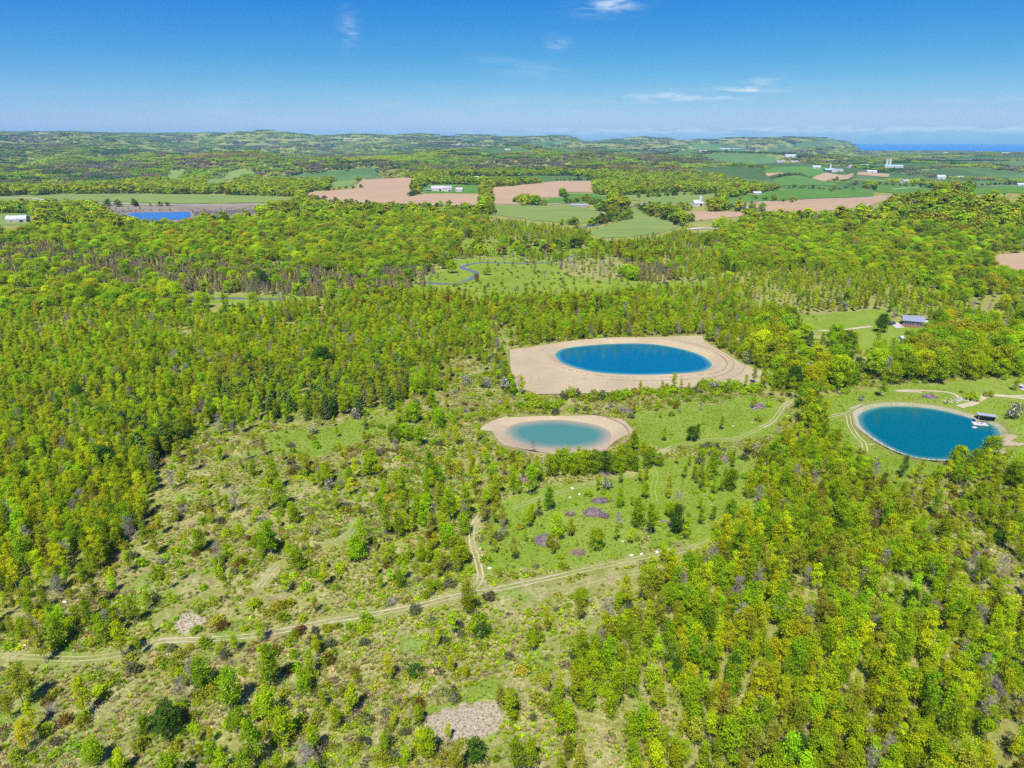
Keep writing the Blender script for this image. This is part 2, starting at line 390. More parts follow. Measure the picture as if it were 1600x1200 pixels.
def quad_mesh(me_name, V, mats, matidx=None, leafvar=None, faces=None):
    """fast mesh from quads V (n,4,3)"""
    n = len(V); me = bpy.data.meshes.new(me_name)
    me.vertices.add(n*4); me.vertices.foreach_set('co', V.astype(np.float32).ravel())
    me.loops.add(n*4); me.loops.foreach_set('vertex_index', np.arange(n*4, dtype=np.int32))
    me.polygons.add(n); me.polygons.foreach_set('loop_start', np.arange(0, n*4, 4, dtype=np.int32))
    for m in mats: me.materials.append(m)
    if matidx is not None: me.polygons.foreach_set('material_index', matidx.astype(np.int32))
    me.update(calc_edges=True)
    if leafvar is not None:
        a = me.attributes.new('leafvar', 'FLOAT_COLOR', 'POINT')
        a.data.foreach_set('color', np.repeat(leafvar, 4, 0).astype(np.float32).ravel())
    return me

# ------------------------------------------------------------------ land cover, as zones on the ground
# (polygon in photograph pixels on the ground, trees, shrubs, mix, cover)
YOUNG, MATURE, PINE, CEDAR, RUST, WET = range(6)
FLOOR, SCRUB, GRASS, DRY, TAN, CROP, WETB, BARE = range(8)
Z = []
def zone(P, t, s, mix=YOUNG, cov=FLOOR): Z.append((np.array(P, float), t, s, mix, cov))
zone([(-900,300),(480,300),(760,322),(760,372),(700,400),(690,440),(600,472),(300,476),(0,500),(-900,500)], 1, .3, MATURE, FLOOR)
zone([(-500,392),(80,384),(200,402),(420,420),(560,432),(680,425),(692,458),(560,468),(300,466),(120,448),(-500,470)], 1, .3, CEDAR, FLOOR)
zone([(-900,440),(60,446),(300,468),(420,474),(400,490),(-900,510)], 1, .3, MATURE, FLOOR)
zone([(540,462),(700,468),(920,472),(1010,462),(1010,480),(900,494),(560,490)], 1.1, .3, RUST, FLOOR)
zone([(865,372),(965,378),(1060,392),(1060,410),(960,412),(870,396)], 1, .3, RUST, FLOOR)
zone([(940,418),(1062,422),(1060,442),(940,440)], 1, .3, CEDAR, FLOOR)
zone([(1080,345),(1700,300),(2300,300),(2300,520),(1150,470)], 1, .3, MATURE, FLOOR)
zone([(1150,420),(1400,430),(1500,480),(1480,505),(1200,520),(1130,490)], 1, .4, YOUNG, FLOOR)
zone([(1180,515),(1700,505),(1700,600),(1400,605),(1230,615),(1190,590)], .8, .8, MATURE, SCRUB)
zone([(1220,545),(1400,548),(1420,570),(1230,585)], .3, 1.0, YOUNG, SCRUB)
zone([(380,575),(500,590),(640,575),(650,620),(600,650),(500,665),(400,660),(320,655),(330,620)], 1, .3, PINE, FLOOR)
zone([(215,640),(300,650),(290,700),(240,735),(190,715),(180,660)], 1, .3, PINE, FLOOR)
zone([(640,440),(700,420),(700,405),(800,402),(880,412),(1000,440),(1115,438),(1110,456),(960,458),(905,466),(760,469),(640,462)], .14, 1.1, WET, GRASS)
zone([(700,405),(800,402),(800,430),(760,440),(690,438)], .06, .5, WET, GRASS)
zone([(900,446),(1060,446),(1060,453),(930,456)], .05, .3, WET, GRASS)
zone([(690,372),(820,378),(930,388),(930,402),(800,402),(690,396)], .12, .9, MATURE, GRASS)
zone([(880,402),(1010,412),(1000,425),(930,440),(880,425)], .35, .9, WET, SCRUB)
zone([(280,458),(460,462),(520,470),(440,476),(300,474)], .08, .5, WET, GRASS)
zone([(640,520),(800,500),(800,560),(700,600),(640,600)], .55, .7, YOUNG, SCRUB)
M1 = [(-400,1090),(0,1000),(90,930),(200,850),(240,790),(255,720),(300,690),(400,672),(480,658),(600,640),(690,612),(700,575),(760,560),(800,540),(800,620),(1190,612),(1290,640),(1290,690),(1200,705),(1170,740),(1175,800),(1110,860),(1020,880),(960,900),(950,960),(900,1020),(870,1100),(830,1300),(640,1300),(640,1150),(540,1110),(430,1120),(300,1120),(240,1300),(-400,1400)]
zone([(230,1090),(660,1130),(660,1320),(200,1320)], .55, .8, YOUNG, SCRUB)
zone([(840,1060),(960,960),(1000,930),(1080,1000),(1000,1320),(760,1320),(800,1180)], .6, .8, YOUNG, SCRUB)
zone(M1, .085, .47, YOUNG, SCRUB)
zone([(-100,940),(80,930),(200,960),(240,1010),(120,1030),(-100,1030)], .45, .5, YOUNG, SCRUB)
zone([(640,640),(740,600),(800,560),(800,640),(760,680),(700,690)], .12, 1.0, YOUNG, SCRUB)
zone([(430,690),(760,670),(800,720),(760,800),(600,790),(440,740)], .15, .9, YOUNG, SCRUB)
zone([(560,800),(740,780),(745,880),(720,920),(600,935),(540,900)], .36, .7, YOUNG, SCRUB)
zone([(420,680),(600,650),(640,660),(560,690),(480,720),(430,710)], .04, .4, YOUNG, GRASS)
zone([(770,705),(800,712),(870,700),(935,690),(1020,690),(1040,712),(1010,735),(900,748),(780,752)], .9, .8, YOUNG, SCRUB)
zone([(640,745),(780,745),(820,780),(780,800),(650,790)], .30, .6, YOUNG, SCRUB)
zone([(800,770),(980,745),(1010,760),(1000,870),(880,890),(760,900),(755,830)], .14, .15, YOUNG, GRASS)
zone([(1000,720),(1180,710),(1170,800),(1100,855),(1010,860)], .38, .25, YOUNG, GRASS)
zone([(990,640),(1190,618),(1232,630),(1205,680),(1060,700),(975,700),(1000,680)], .035, .06, YOUNG, GRASS)
zone([(800,618),(1190,603),(1195,618),(1010,642),(840,645),(800,640)], .04, .9, YOUNG, SCRUB)
zone([(1265,625),(1400,600),(1600,590),(1900,600),(1900,790),(1600,745),(1545,735),(1500,735),(1420,745),(1395,790),(1370,760),(1340,730),(1285,715),(1275,660)], .03, .04, YOUNG, GRASS)
zone([(1400,750),(1620,760),(1700,1000),(1560,980),(1440,870)], .28, 1.25, YOUNG, SCRUB)
zone([(1040,890),(1120,860),(1180,800),(1200,760),(1240,700),(1290,690),(1330,720),(1340,900),(1000,930)], 1.3, .3, YOUNG, FLOOR)
zone([(1240,492),(1390,484),(1388,520),(1280,524),(1245,510)], .02, .12, YOUNG, GRASS)
zone([(1340,512),(1440,496),(1462,528),(1440,545),(1350,552),(1310,535)], .0, .06, YOUNG, GRASS)
zone([(640,1135),(662,1114),(690,1104),(706,1098),(700,1088),(714,1088),(722,1098),(752,1094),(784,1092),(797,1112),(788,1140),(745,1152),(700,1158),(655,1158)], 0, .0, YOUNG, DRY)
zone([(640,1100),(700,1092),(706,1100),(660,1112)], 0, .1, YOUNG, GRASS)
zone([(714,1088),(730,1072),(780,1062),(776,1082),(745,1092)], 0, .1, YOUNG, GRASS)
zone([(268,975),(300,955),(325,965),(318,982),(285,990)], 0, .05, YOUNG, DRY)
zone([(722,632),(735,615),(785,608),(790,622),(760,636)], 0, .5, YOUNG, SCRUB)
zone([(330,900),(380,890),(385,915),(340,925)], .05, .2, YOUNG, SCRUB)
zone([(150,318),(420,318),(470,322),(400,334),(330,345),(200,350),(150,336)], .3, 2.2, WET, WETB)
zone([(180,342),(192,332),(240,329),(300,329),(304,341),(286,349),(200,349)], 0, .0, WET, WETB)
FIELDS = [   # photographed outline, material, name
 ([(472,308),(484,300),(556,295),(568,278),(649,280),(645,307),(670,303),(752,304),(755,319),(700,322),(640,320),(560,318),(520,317),(480,312)], 'clay', 'ploughed_field'),
 ([(766,293),(800,291),(870,283),(928,283),(930,301),(880,300),(880,309),(845,309),(812,303),(814,319),(766,319)], 'clay', 'ploughed_field'),
 ([(762,322),(900,322),(950,333),(958,344),(905,350),(830,344),(762,334)], 'crop_green', 'hay_field'),
 ([(945,330),(985,326),(1003,326),(1068,351),(1058,356),(1030,365),(985,370),(945,372),(915,366),(940,356),(978,343)], 'crop_green', 'hay_field'),
 ([(1066,330),(1190,331),(1165,337),(1085,346),(1070,341)], 'clay', 'ploughed_field'),
 ([(1176,317),(1400,306),(1386,313),(1355,323),(1300,329),(1195,332),(1176,325)], 'clay', 'ploughed_field'),
 ([(1128,311),(1200,300),(1240,294),(1290,291),(1365,297),(1364,307),(1200,314),(1140,318)], 'crop_lush', 'green_field'),
 ([(1366,289),(1420,290),(1466,296),(1460,302),(1400,302),(1368,300)], 'crop_lush', 'green_field'),
 ([(1478,294),(1640,289),(1640,303),(1520,304)], 'crop_lush', 'green_field'),
 ([(1195,262),(1290,261),(1292,268),(1230,272),(1195,271)], 'crop_lush', 'green_field'),
 ([(1195,272),(1290,270),(1390,272),(1388,277),(1300,279),(1200,276)], 'clay', 'ploughed_field'),
 ([(1206,280),(1310,282),(1308,290),(1215,291)], 'crop_lush', 'green_field'),
 ([(1000,310),(1120,302),(1125,310),(1060,318),(1000,318)], 'crop_green', 'hay_field'),
 ([(960,307),(1050,301),(1110,300),(1040,312),(985,314)], 'crop_green', 'hay_field'),
 ([(250,281),(262,267),(290,265),(292,279)], 'crop_green', 'hay_field'),
 ([(315,288),(345,273),(372,265),(402,266),(372,280),(345,288)], 'crop_green', 'hay_field'),
 ([(-60,309),(50,306),(100,303),(200,303),(400,306),(470,309),(450,318),(400,317),(280,318),(60,314),(-60,316)], 'crop_green', 'hay_field'),
 ([(-60,338),(15,333),(48,334),(60,345),(40,352),(-60,352)], 'crop_green', 'hay_field'),
 ([(503,291),(556,280),(560,285),(540,293)], 'crop_green', 'hay_field'),
 ([(655,296),(668,288),(752,290),(752,302),(700,301),(665,302)], 'crop_lush', 'green_field'),
 ([(1541,402),(1565,398),(1600,395),(1700,393),(1700,450),(1600,430),(1565,421)], 'clay', 'ploughed_field'),
 ([(870,303),(930,303),(960,312),(930,318),(880,318),(850,317)], 'crop_lush', 'green_field'),
]
FIELDW = [GP(P) for P, m, n in FIELDS]
OPEN = [np.array(P, float) for P, m, n in FIELDS]+[np.array(P, float) for P in (
 [(192,335),(296,331),(298,341),(240,343),(205,341)], [(798,546),(880,534),(1095,525),(1185,578),(1190,600),(1000,608),(810,610)],
 [(1250,495),(1385,488),(1385,516),(1270,516)], [(1385,498),(1436,494),(1440,530),(1350,540),(1330,520)], [(14,338),(44,338),(44,348),(14,348)], [(676,290),(740,290),(740,300),(676,300)], [(890,317),(918,317),(918,324),(890,324)], [(1078,312),(1108,312),(1108,324),(1078,324)], [(1060,350),(1150,350),(1100,362)], [(300,462),(440,464),(440,469),(300,469)], [(1050,342),(1074,350),(1072,354),(1046,346)])]
OPEN2 = [(np.array(P, float), k) for P, k in (
 ([(696,408),(860,408),(1000,440),(900,455),(760,462),(700,450)], .35), ([(720,412),(752,412),(752,446),(690,446)], .1), ([(150,322),(420,320),(400,332),(190,336)], .1),
 ([(756,672),(790,656),(880,652),(985,660),(985,678),(900,680),(860,702),(800,700)], .0), ([(900,676),(985,674),(950,700),(880,705)], .35), ([(1300,615),(1560,625),(1590,690),(1500,700),(1480,722),(1400,705),(1340,690)], .0),
 ([(1000,640),(1225,618),(1200,660),(1010,690)], .12), ([(700,600),(790,600),(790,640),(720,645)], .2))]

def cover(x, y):
    """trees, shrubs, mix, cover for ground points"""
    x = np.asarray(x, float); y = np.asarray(y, float)
    z = H(x, y, False); px, py, dep = project(x, y, z)
    r = np.hypot(x, y)
    amp = np.clip(9*260/np.maximum(r, 90), .8, 22)
    qx = px+(fbm(x, y, 14, 31, 2)-.5)*2*amp*1.5+(fbm(x, y, 3.2, 38, 2)-.5)*amp*.9; qy = py+(fbm(x, y, 14, 57, 2)-.5)*2*amp*.7+(fbm(x, y, 3.2, 61, 2)-.5)*amp*.6
    t = np.ones(x.shape); s = np.full(x.shape, .8); mix = np.zeros(x.shape, int); cov = np.zeros(x.shape, int)
    m0 = (r > 900); t[m0] = 1; mix[m0] = MATURE
    far = r > 1700
    # patchwork of farm fields and woods in the distance
    th = .35; u = x*math.cos(th)+y*math.sin(th)+140*(vnoise(x, y, 900, 5)-.5); v = -x*math.sin(th)+y*math.cos(th)+140*(vnoise(x, y, 900, 6)-.5)
    iu = np.floor(u/420); iv = np.floor(v/640); hsh = hash2(iu, iv, 91)
    fu = np.abs(u/420-iu-.5); fv = np.abs(v/640-iv-.5)
    a = np.arctan2(x, y); pf = np.interp(a, [-.7, -.1, .15, .4, .7], [.03, .09, .28, .55, .6])*np.clip(1.2-(r-6000)/9000, .25, 1)
    isf = far & (hsh < pf) & (fu < .46) & (fv < .475)
    t[isf] = 0; s[isf] = 0; cov[isf] = CROP
    tan_ = isf & (hash2(iu, iv, 47) < .2) & (a > .08) & (r > 5500); cov[tan_] = TAN
    for P, tt, ss, mm, cc in Z:
        i = in_poly(qx, qy, P)
        t[i] = tt; s[i] = ss; mix[i] = mm; cov[i] = cc
    # what the photograph shows unhidden stays unhidden: no tall tree right in front of it
    hh = np.where(r > 900, 11.0, 8.0)*1.0
    for fz, pr in ((1.0, 0), (.55, 0)):
        tx, ty, _ = project(x, y, z+hh*fz)
        for P in OPEN:
            i = in_poly(tx, ty, P) & (r > 380); t[i] = 0; s[i] *= .4
        for P, pz in OPEN2:
            i = in_poly(tx, ty, P); t[i] *= pz
    for P in FIELDW:
        i = in_poly(x, y, P); t[i] = 0; s[i] = 0; cov[i] = CROP
    for P, mg in ((inflate(SAND1, 1.5), 0), (inflate(SAND2, 1.2), 0), (inflate(POND3, 5), 0)):
        i = in_poly(x, y, P); t[i] = 0; s[i] = 0; cov[i] = BARE
    return t, s, mix, cov, px, py

# ------------------------------------------------------------------ ground sheet
a_fine = np.arange(-48, 48.01, .21); a_coarse = np.concatenate([np.arange(-180, -48, 6.0), a_fine, np.arange(54, 180, 6.0)])
ang = np.radians(a_coarse); rad = np.concatenate([[6, 25, 50], np.geomspace(62, 17500, 520)])
RR, AA = np.meshgrid(rad, ang, indexing='ij'); gx = (RR*np.sin(AA)).ravel(); gy = (RR*np.cos(AA)).ravel()
gz = H(gx, gy, True, under=True)
t_, s_, mix_, cov_, ppx, ppy = cover(gx, gy)
PAL = np.array([(.24, .25, .06), (.235, .255, .060), (.165, .255, .020), (.42, .37, .26), (.40, .28, .18), (.085, .155, .048), (.24, .20, .15), (.20, .23, .05)])
gc = PAL[cov_]; gr = np.hypot(gx, gy)
gc = gc*(.86+.28*fbm(gx, gy, 40, 77, 3))[:, None]
# distant fields differ in crop
gc[(cov_ == CROP)] *= (.75+.55*hash2(np.floor(gx[cov_ == CROP]/400), np.floor(gy[cov_ == CROP]/400), 3))[:, None]
km = np.zeros((len(gx), 4)); km[:, 3] = 1
km[:, 0] = np.where(cov_ == SCRUB, 1.0, np.where(cov_ == FLOOR, .45, 0))*(gr < 1500); km[:, 1] = (cov_ == GRASS)
nr, na = RR.shape
i0 = np.arange(nr-1)[:, None]*na+np.arange(na)[None]; i1 = np.arange(nr-1)[:, None]*na+(np.arange(na)[None]+1) % na
quads = np.stack([i0, i1, i1+na, i0+na], -1).reshape(-1, 4)[:, ::-1]
me = bpy.data.meshes.new('ground'); nv = len(gx)
V = np.concatenate([np.stack([gx, gy, gz], -1), [[0, 0, 0]]]); me.vertices.add(nv+1); me.vertices.foreach_set('co', V.astype(np.float32).ravel())
tri = np.stack([np.full(na, nv), (np.arange(na)+1) % na, np.arange(na)], -1)
loops = np.concatenate([quads.ravel(), tri.ravel()]); me.loops.add(len(loops)); me.loops.foreach_set('vertex_index', loops.astype(np.int32))
me.polygons.add(len(quads)+len(tri)); ls = np.concatenate([np.arange(len(quads))*4, len(quads)*4+np.arange(len(tri))*3]); me.polygons.foreach_set('loop_start', ls.astype(np.int32))
me.materials.append(M['ground']); me.update(calc_edges=True); me.shade_smooth()
for nm, arr in (('cover', np.concatenate([np.c_[gc, np.ones(nv)], [[.08, .1, .03, 1]]])), ('kindmix', np.concatenate([km, [[0, 0, 0, 1]]]))):
    at = me.attributes.new(nm, 'FLOAT_COLOR', 'POINT'); at.data.foreach_set('color', arr.astype(np.float32).ravel())
ground = bpy.data.objects.new('ground', me); col.objects.link(ground)
tag(ground, kind='structure')

# ------------------------------------------------------------------ sheets laid on the ground
def sheet(name, poly, mat, zfun=None, lift=.06, spacing=3.0, extra=None, attrs=None, smooth=True, hole=None):
    P = np.asarray(poly, float); pts = []
    for i in range(len(P)):
        a, b = P[i], P[(i+1) % len(P)]; n = max(1, int(np.linalg.norm(b-a)/spacing))
        for k in range(n): pts.append(a+(b-a)*k/n)
    nb = len(pts); edges = [(i, (i+1) % nb) for i in range(nb)]
    x0, y0 = P.min(0); x1, y1 = P.max(0)
    X, Y = np.meshgrid(np.arange(x0, x1, spacing), np.arange(y0, y1, spacing)); X = X.ravel()+rng.uniform(-.2, .2, X.size)*spacing; Y = Y.ravel()+rng.uniform(-.2, .2, Y.size)*spacing
    k = in_poly(X, Y, P) & (seg_dist(X, Y, P) > spacing*.5)
    if hole is not None: k &= ~in_poly(X, Y, hole)
    allp = [Vector((float(p[0]), float(p[1]))) for p in pts]+[Vector((float(a), float(b))) for a, b in zip(X[k], Y[k])]
    vs, es, fs, *_ = geometry.delaunay_2d_cdt(allp, edges, [], 1, 1e-4)
    xy = np.array([(v.x, v.y) for v in vs])
    zz = (zfun(xy[:, 0], xy[:, 1]) if zfun else H(xy[:, 0], xy[:, 1]))+lift
    fs2 = []
    for f in fs:
        a, b, c = [xy[i] for i in f[:3]]
        fs2.append(f if (b[0]-a[0])*(c[1]-a[1])-(b[1]-a[1])*(c[0]-a[0]) > 0 else f[::-1])
    o = link_mesh(name, np.c_[xy, zz], fs2, mat, smooth=smooth, attrs={k: (t, fn(xy)) for k, (t, fn) in (attrs or {}).items()})
    return tag(o, kind='structure')
for (P, m, n), Wp in zip(FIELDS, FIELDW):
    r = np.hypot(*Wp.mean(0)); sheet(n, Wp, M[m], lift=max(.25, r*.00035), spacing=max(5, r*.009))
sheet('sandy_bank', SAND1, M['sand'], spacing=1.5, lift=.05)
sheet('sandy_bank', SAND2, M['sand'], spacing=1.3, lift=.05)
M['damp'] = sand_mat('turned_earth', (.27, .20, .13), (.33, .25, .16), (.20, .15, .10), 1.5)
def ring(poly, d, wd, f0, f1, jit, name='turned_earth', mat='damp'):
    C = inflate(poly, d); n = len(C); k0 = int(n*f0); k1 = int(n*f1); C = np.array([C[i % n] for i in range(k0, k1+1)]); C = C+rng.normal(0, jit, C.shape)
    strip(name, C[::2], lambda t: wd*(.35+.65*math.sin(math.pi*t)), M[mat], .10, cross=2, jitter=wd*.15)
RINGS = [(POND1, 7.0, .9, .0, .93, .12), (POND1, 10.0, .5, .3, .75, .3), (POND2, 6.2, .8, .1, .95, .12), (POND1, 15, .5, .35, .62, .5)]
M['shore'] = sand_mat('stony_shore', (.36, .32, .22), (.20, .23, .08), (.28, .26, .16), 2)
sheet('pond_shore', SHORE3, M['shore'], spacing=1.2, lift=.05)
def depth_attr(P, full):
    return {'depth': ('FLOAT', lambda xy: np.clip(np.where(in_poly(xy[:, 0], xy[:, 1], P), seg_dist(xy[:, 0], xy[:, 1], P), 0)/full, 0, 1))}
for P, wl, m, full, nm in ((POND1, W1, 'water1', 4, 'deep blue'), (POND2, W2, 'water2', 7, 'pale'), (POND3, W3, 'water3', 3.2, 'teal')):
    Q = inflate(P, 1.0)
    o = sheet('pond_water', Q, M[m], zfun=lambda x, y, wl=wl: np.full(x.shape, wl), lift=.05, spacing=1.6, attrs=depth_attr(P, full))
# beach of the teal pond
beach = flat_at(*smooth_poly([(1548,705),(1556,690),(1563,680),(1580,679),(1590,684),(1578,690),(1600,694),(1590,698),(1568,697),(1574,707),(1560,712),(1548,711)], 2).T)
sheet('sandy_beach', beach, M['sand'], spacing=1.0, lift=.14)
# river, marsh pool, lake
def ribbon_poly(P, wdt):
    P = smooth_poly(P, 5, False); n = len(P); L = []; Rr = []
    for i in range(n):
        t = P[min(i+1, n-1)]-P[max(i-1, 0)]; t = t/np.linalg.norm(t); nn = np.array([-t[1], t[0]])
        w_ = wdt(i/(n-1)) if callable(wdt) else wdt
        L.append(P[i]+nn*w_/2); Rr.append(P[i]-nn*w_/2)
    return P, np.array(L), np.array(Rr)
def strip(name, P, wdt, mat, lift=.06, off=0.0, cross=3, kind='structure', jitter=0):
    C, L, Rr = ribbon_poly(P, wdt); vs = []; fs = []
    out = []; acc = 0
    for i in range(len(C)):
        for k in range(cross+1):
            p = L[i]+(Rr[i]-L[i])*k/cross
            if jitter and k in (0, cross): p = p+rng.uniform(-jitter, jitter, 2)
            vs.append(p)
    vs = np.array(vs); zz = H(vs[:, 0], vs[:, 1])+lift
    for i in range(len(C)-1):
        for k in range(cross):
            a = i*(cross+1)+k; fs.append((a, a+cross+1, a+cross+2, a+1))
    o = link_mesh(name, np.c_[vs, zz], fs, mat, smooth=True, attrs={'depth': ('FLOAT', np.ones(len(vs)))})
    return tag(o, kind=kind)
def dens(P, step):
    P = np.asarray(P); out = [P[0]]
    for a, b in zip(P[:-1], P[1:]):
        n = max(1, int(np.linalg.norm(b-a)/step))
        for k in range(1, n+1): out.append(a+(b-a)*k/n)
    return np.array(out)
for P, wd in (([(905,398),(850,411),(826,410),(812,412),(760,410),(722,417),(742,425),(742,432),(722,441),(700,444),(660,442),(600,448)], 4.5),
              ([(290,470),(330,467),(360,466),(420,467),(455,468)], 5.0),
              ([(1010,318),(960,328),(975,338),(950,345),(930,352),(900,356)], 9.0)):
    strip('river', dens(GP(P), 25), wd, M['river'], .12, cross=2, jitter=.5)
sheet('marsh_pool', GP([(190,338),(205,333),(240,332),(296,331),(298,338),(286,343),(240,344),(210,343)]), M['marshwater'], lift=.35, spacing=9, attrs={'depth': ('FLOAT', lambda xy: np.ones(len(xy)))})
lx = [(-50000, -50000), (50000, -50000), (50000, 50000), (-50000, 50000)]
o = link_mesh('lake_water', [(35000*math.sin(t), 35000*math.cos(t), -60) for t in np.linspace(0, 2*math.pi, 96, endpoint=False)][::-1]+[(0, 0, -60)], [(i, (i+1) % 96, 96) for i in range(96)], M['lake'], attrs={'depth': ('FLOAT', np.ones(97))})
tag(o, kind='structure')

for a_ in RINGS: ring(*a_)
# ------------------------------------------------------------------ tracks and roads
TR = []
def track(P, gap=1.7, rut=.62, name='dirt_track', mat='sand_track'):
    gap *= .78; rut *= .98
    W = dens(GP(P), 12); S = smooth_poly(W, 6, False); TR.append((S, gap/2+1.3))
    vs = []; fs = []
    for side in (-1, 1):
        base = len(vs); n = len(S)
        for i in range(n):
            t = S[min(i+1, n-1)]-S[max(i-1, 0)]; t = t/np.linalg.norm(t); nn = np.array([-t[1], t[0]])
            fade = .35+.65*float(vnoise(S[i][0], S[i][1], 9, 5+side))
            c = S[i]+nn*side*gap/2; hw = rut/2*fade+rng.uniform(-.05, .05)
            vs += [c-nn*hw, c+nn*hw]
        for i in range(n-1): a = base+2*i; fs.append((a, a+2, a+3, a+1))
    vs = np.array(vs); zz = H(vs[:, 0], vs[:, 1])+.075
    return tag(link_mesh(name, np.c_[vs, zz], fs, M[mat]), kind='structure')
track([(-90,1022),(40,1027),(120,1030),(190,1022),(245,1004)], 1.6, .5, mat='faint_track')
track([(245,1004),(262,1001),(300,1000),(370,996),(430,988),(520,970),(600,957),(660,945),(710,932),(760,924),(820,912),(875,900),(885,898)], 1.6, .55)
track([(880,899),(940,885),(1010,870),(1070,860),(1115,845)], 1.6, .6, mat='faint_track')
track([(735,928),(750,905),(747,880),(738,850),(738,825),(750,806)], 1.6, .5)
track([(800,795),(870,770),(930,755),(985,742),(1018,724)], 1.6, .5, mat='faint_track')
track([(1018,724),(1024,714),(1034,706),(1052,698)], 1.6, .6)
track([(1052,698),(1100,688),(1150,685),(1190,668)], 1.6, .5, mat='faint_track')
track([(1190,668),(1206,659),(1217,646),(1225,634),(1236,628)], 1.6, .55)
track([(405,918),(416,904),(428,889),(436,882)], 1.6, .4)
track([(516,851),(534,843),(548,832),(556,815)], 1.6, .35, mat='faint_track')
track([(1018,726),(1024,745),(1020,765),(1024,785)], 1.7, .3, mat='faint_track')
track([(1290,652),(1322,648),(1328,665),(1340,684),(1349,692),(1352,705)], 1.8, .65)
track([(1322,648),(1340,638),(1358,632)], 1.6, .4)
track([(830,932),(900,915),(960,900),(1030,890),(1100,868)], 1.7, .4, mat='faint_track')
for P, wd, m, nm in (([(1440,613),(1400,611),(1420,610),(1450,611),(1485,614),(1500,622)], 1.6, 'sand_track', 'dirt_path'),
                 ([(1498,636),(1520,630),(1540,619),(1570,619),(1620,626),(1680,634)], 3.0, 'sand_track', 'dirt_path'),
                 ([(1570,620),(1620,618),(1680,620)], 2.0, 'sand_track', 'dirt_path'),
                 ([(1278,517),(1310,516),(1345,512),(1362,510)], 2.6, 'sand_track', 'dirt_path'),
                 ([(1540,500),(1560,508),(1590,522),(1640,528)], 4, 'gravel', 'driveway'),
                 ([(1382,754),(1384,762),(1386,770)], 1.2, 'sand_track', 'dirt_path'),
                 ([(763,292),(762,306),(761,320)], 9, 'gravel', 'gravel_road'),
                 ([(660,319),(765,320.5),(880,319),(995,318),(1005,322),(1030,334),(1050,344),(1072,352)], 6, 'gravel', 'gravel_road'),
                 ([(1000,318),(1090,320),(1180,316),(1300,312),(1400,305)], 6, 'gravel', 'gravel_road'),
                 ([(-40,311),(20,309),(50,310),(80,315),(130,316),(250,321),(420,320)], 6, 'gravel', 'gravel_road'),
                 ([(690,380),(716,379.5)], 5, 'gravel', 'gravel_road'),
                 ([(955,323),(940,328),(945,334)], 5, 'gravel', 'gravel_road'),
                 ([(1066,360),(1100,357),(1140,360)], 8, 'gravel', 'gravel_yard'),
                 ([(1395,296),(1440,292),(1500,293),(1520,291),(1600,291)], 6, 'gravel', 'gravel_road'),
                 ([(1430,303.5),(1448,303),(1470,305)], 10, 'gravel', 'gravel_yard'),
                 ([(1186,332.5),(1060,331),(1240,330)][:1]+[(1240,333)], 4, 'hay', 'grass_verge')):
    W = dens(GP(P), 14 if P[0][1] > 400 else 30); strip(nm, W, wd, M[m], .10 if P[0][1] > 400 else .7, cross=2, jitter=wd*.06)
    TR.append((smooth_poly(W, 2, False), wd/2+1.2))
def patch(name, P, m, lift=.10, sp=2.0): return sheet(name, GP(P), M[m], lift=lift, spacing=sp)
patch('gravel_pad', [(1579,601),(1590,599),(1650,598),(1660,616),(1605,613)], 'gravel')
patch('patio', [(1392,506),(1398,503),(1414,508),(1412,512),(1400,513)], 'gravel', .1, 1.5)
patch('gravel_pad', [(1411,531),(1416,527),(1430,527),(1440,531),(1426,533)], 'gravel', .12, 1.5)

def track_clear(x, y):
    ok = np.ones(x.shape, bool)
    for S, wd in TR:
        lo = S.min(0)-wd; hi = S.max(0)+wd
        m = (x > lo[0]) & (x < hi[0]) & (y > lo[1]) & (y < hi[1])
        if not m.any(): continue
        s2 = S[::2] if len(S) > 8 else S
        ok[m] &= seg_dist(x[m], y[m], s2, False) > wd
    return ok

# ------------------------------------------------------------------ plants: building the kinds
def rand_unit(n):
    v = rng.normal(size=(n, 3)); return v/np.linalg.norm(v, axis=1, keepdims=True)
def leaves(centers, size, up=.5, out=None, outw=.6, droop=0):
    n = len(centers); nn = rand_unit(n); nn[:, 2] += up
    if out is not None: nn += out*outw
    nn /= np.linalg.norm(nn, axis=1, keepdims=True)
    t = np.cross(nn, rand_unit(n)); t /= np.linalg.norm(t, axis=1, keepdims=True)+1e-9
    b = np.cross(nn, t)
    s = size*rng.uniform(.65, 1.35, (n, 1)); s2 = s*rng.uniform(.5, .85, (n, 1))
    # a folded kite: the tip and stalk sit lower than the sides
    k = nn*s*.22
    return np.stack([centers-t*s-k, centers-b*s2+k, centers+t*s-k, centers+b*s2+k], 1)
def tube_quads(p0, p1, r0, r1, sides=4):
    p0 = np.array(p0, float); p1 = np.array(p1, float); d = p1-p0; L = np.linalg.norm(d)+1e-9; d /= L
    a = np.array([1, 0, 0.]) if abs(d[0]) < .8 else np.array([0, 1, 0.]); u = np.cross(d, a); u /= np.linalg.norm(u); v = np.cross(d, u)
    q = []
    for k in range(sides):
        t0 = 2*math.pi*k/sides; t1 = 2*math.pi*(k+1)/sides
        e0 = u*math.cos(t0)+v*math.sin(t0); e1 = u*math.cos(t1)+v*math.sin(t1)
        q.append([p0+e0*r0, p0+e1*r0, p1+e1*r1, p1+e0*r1])
    return q
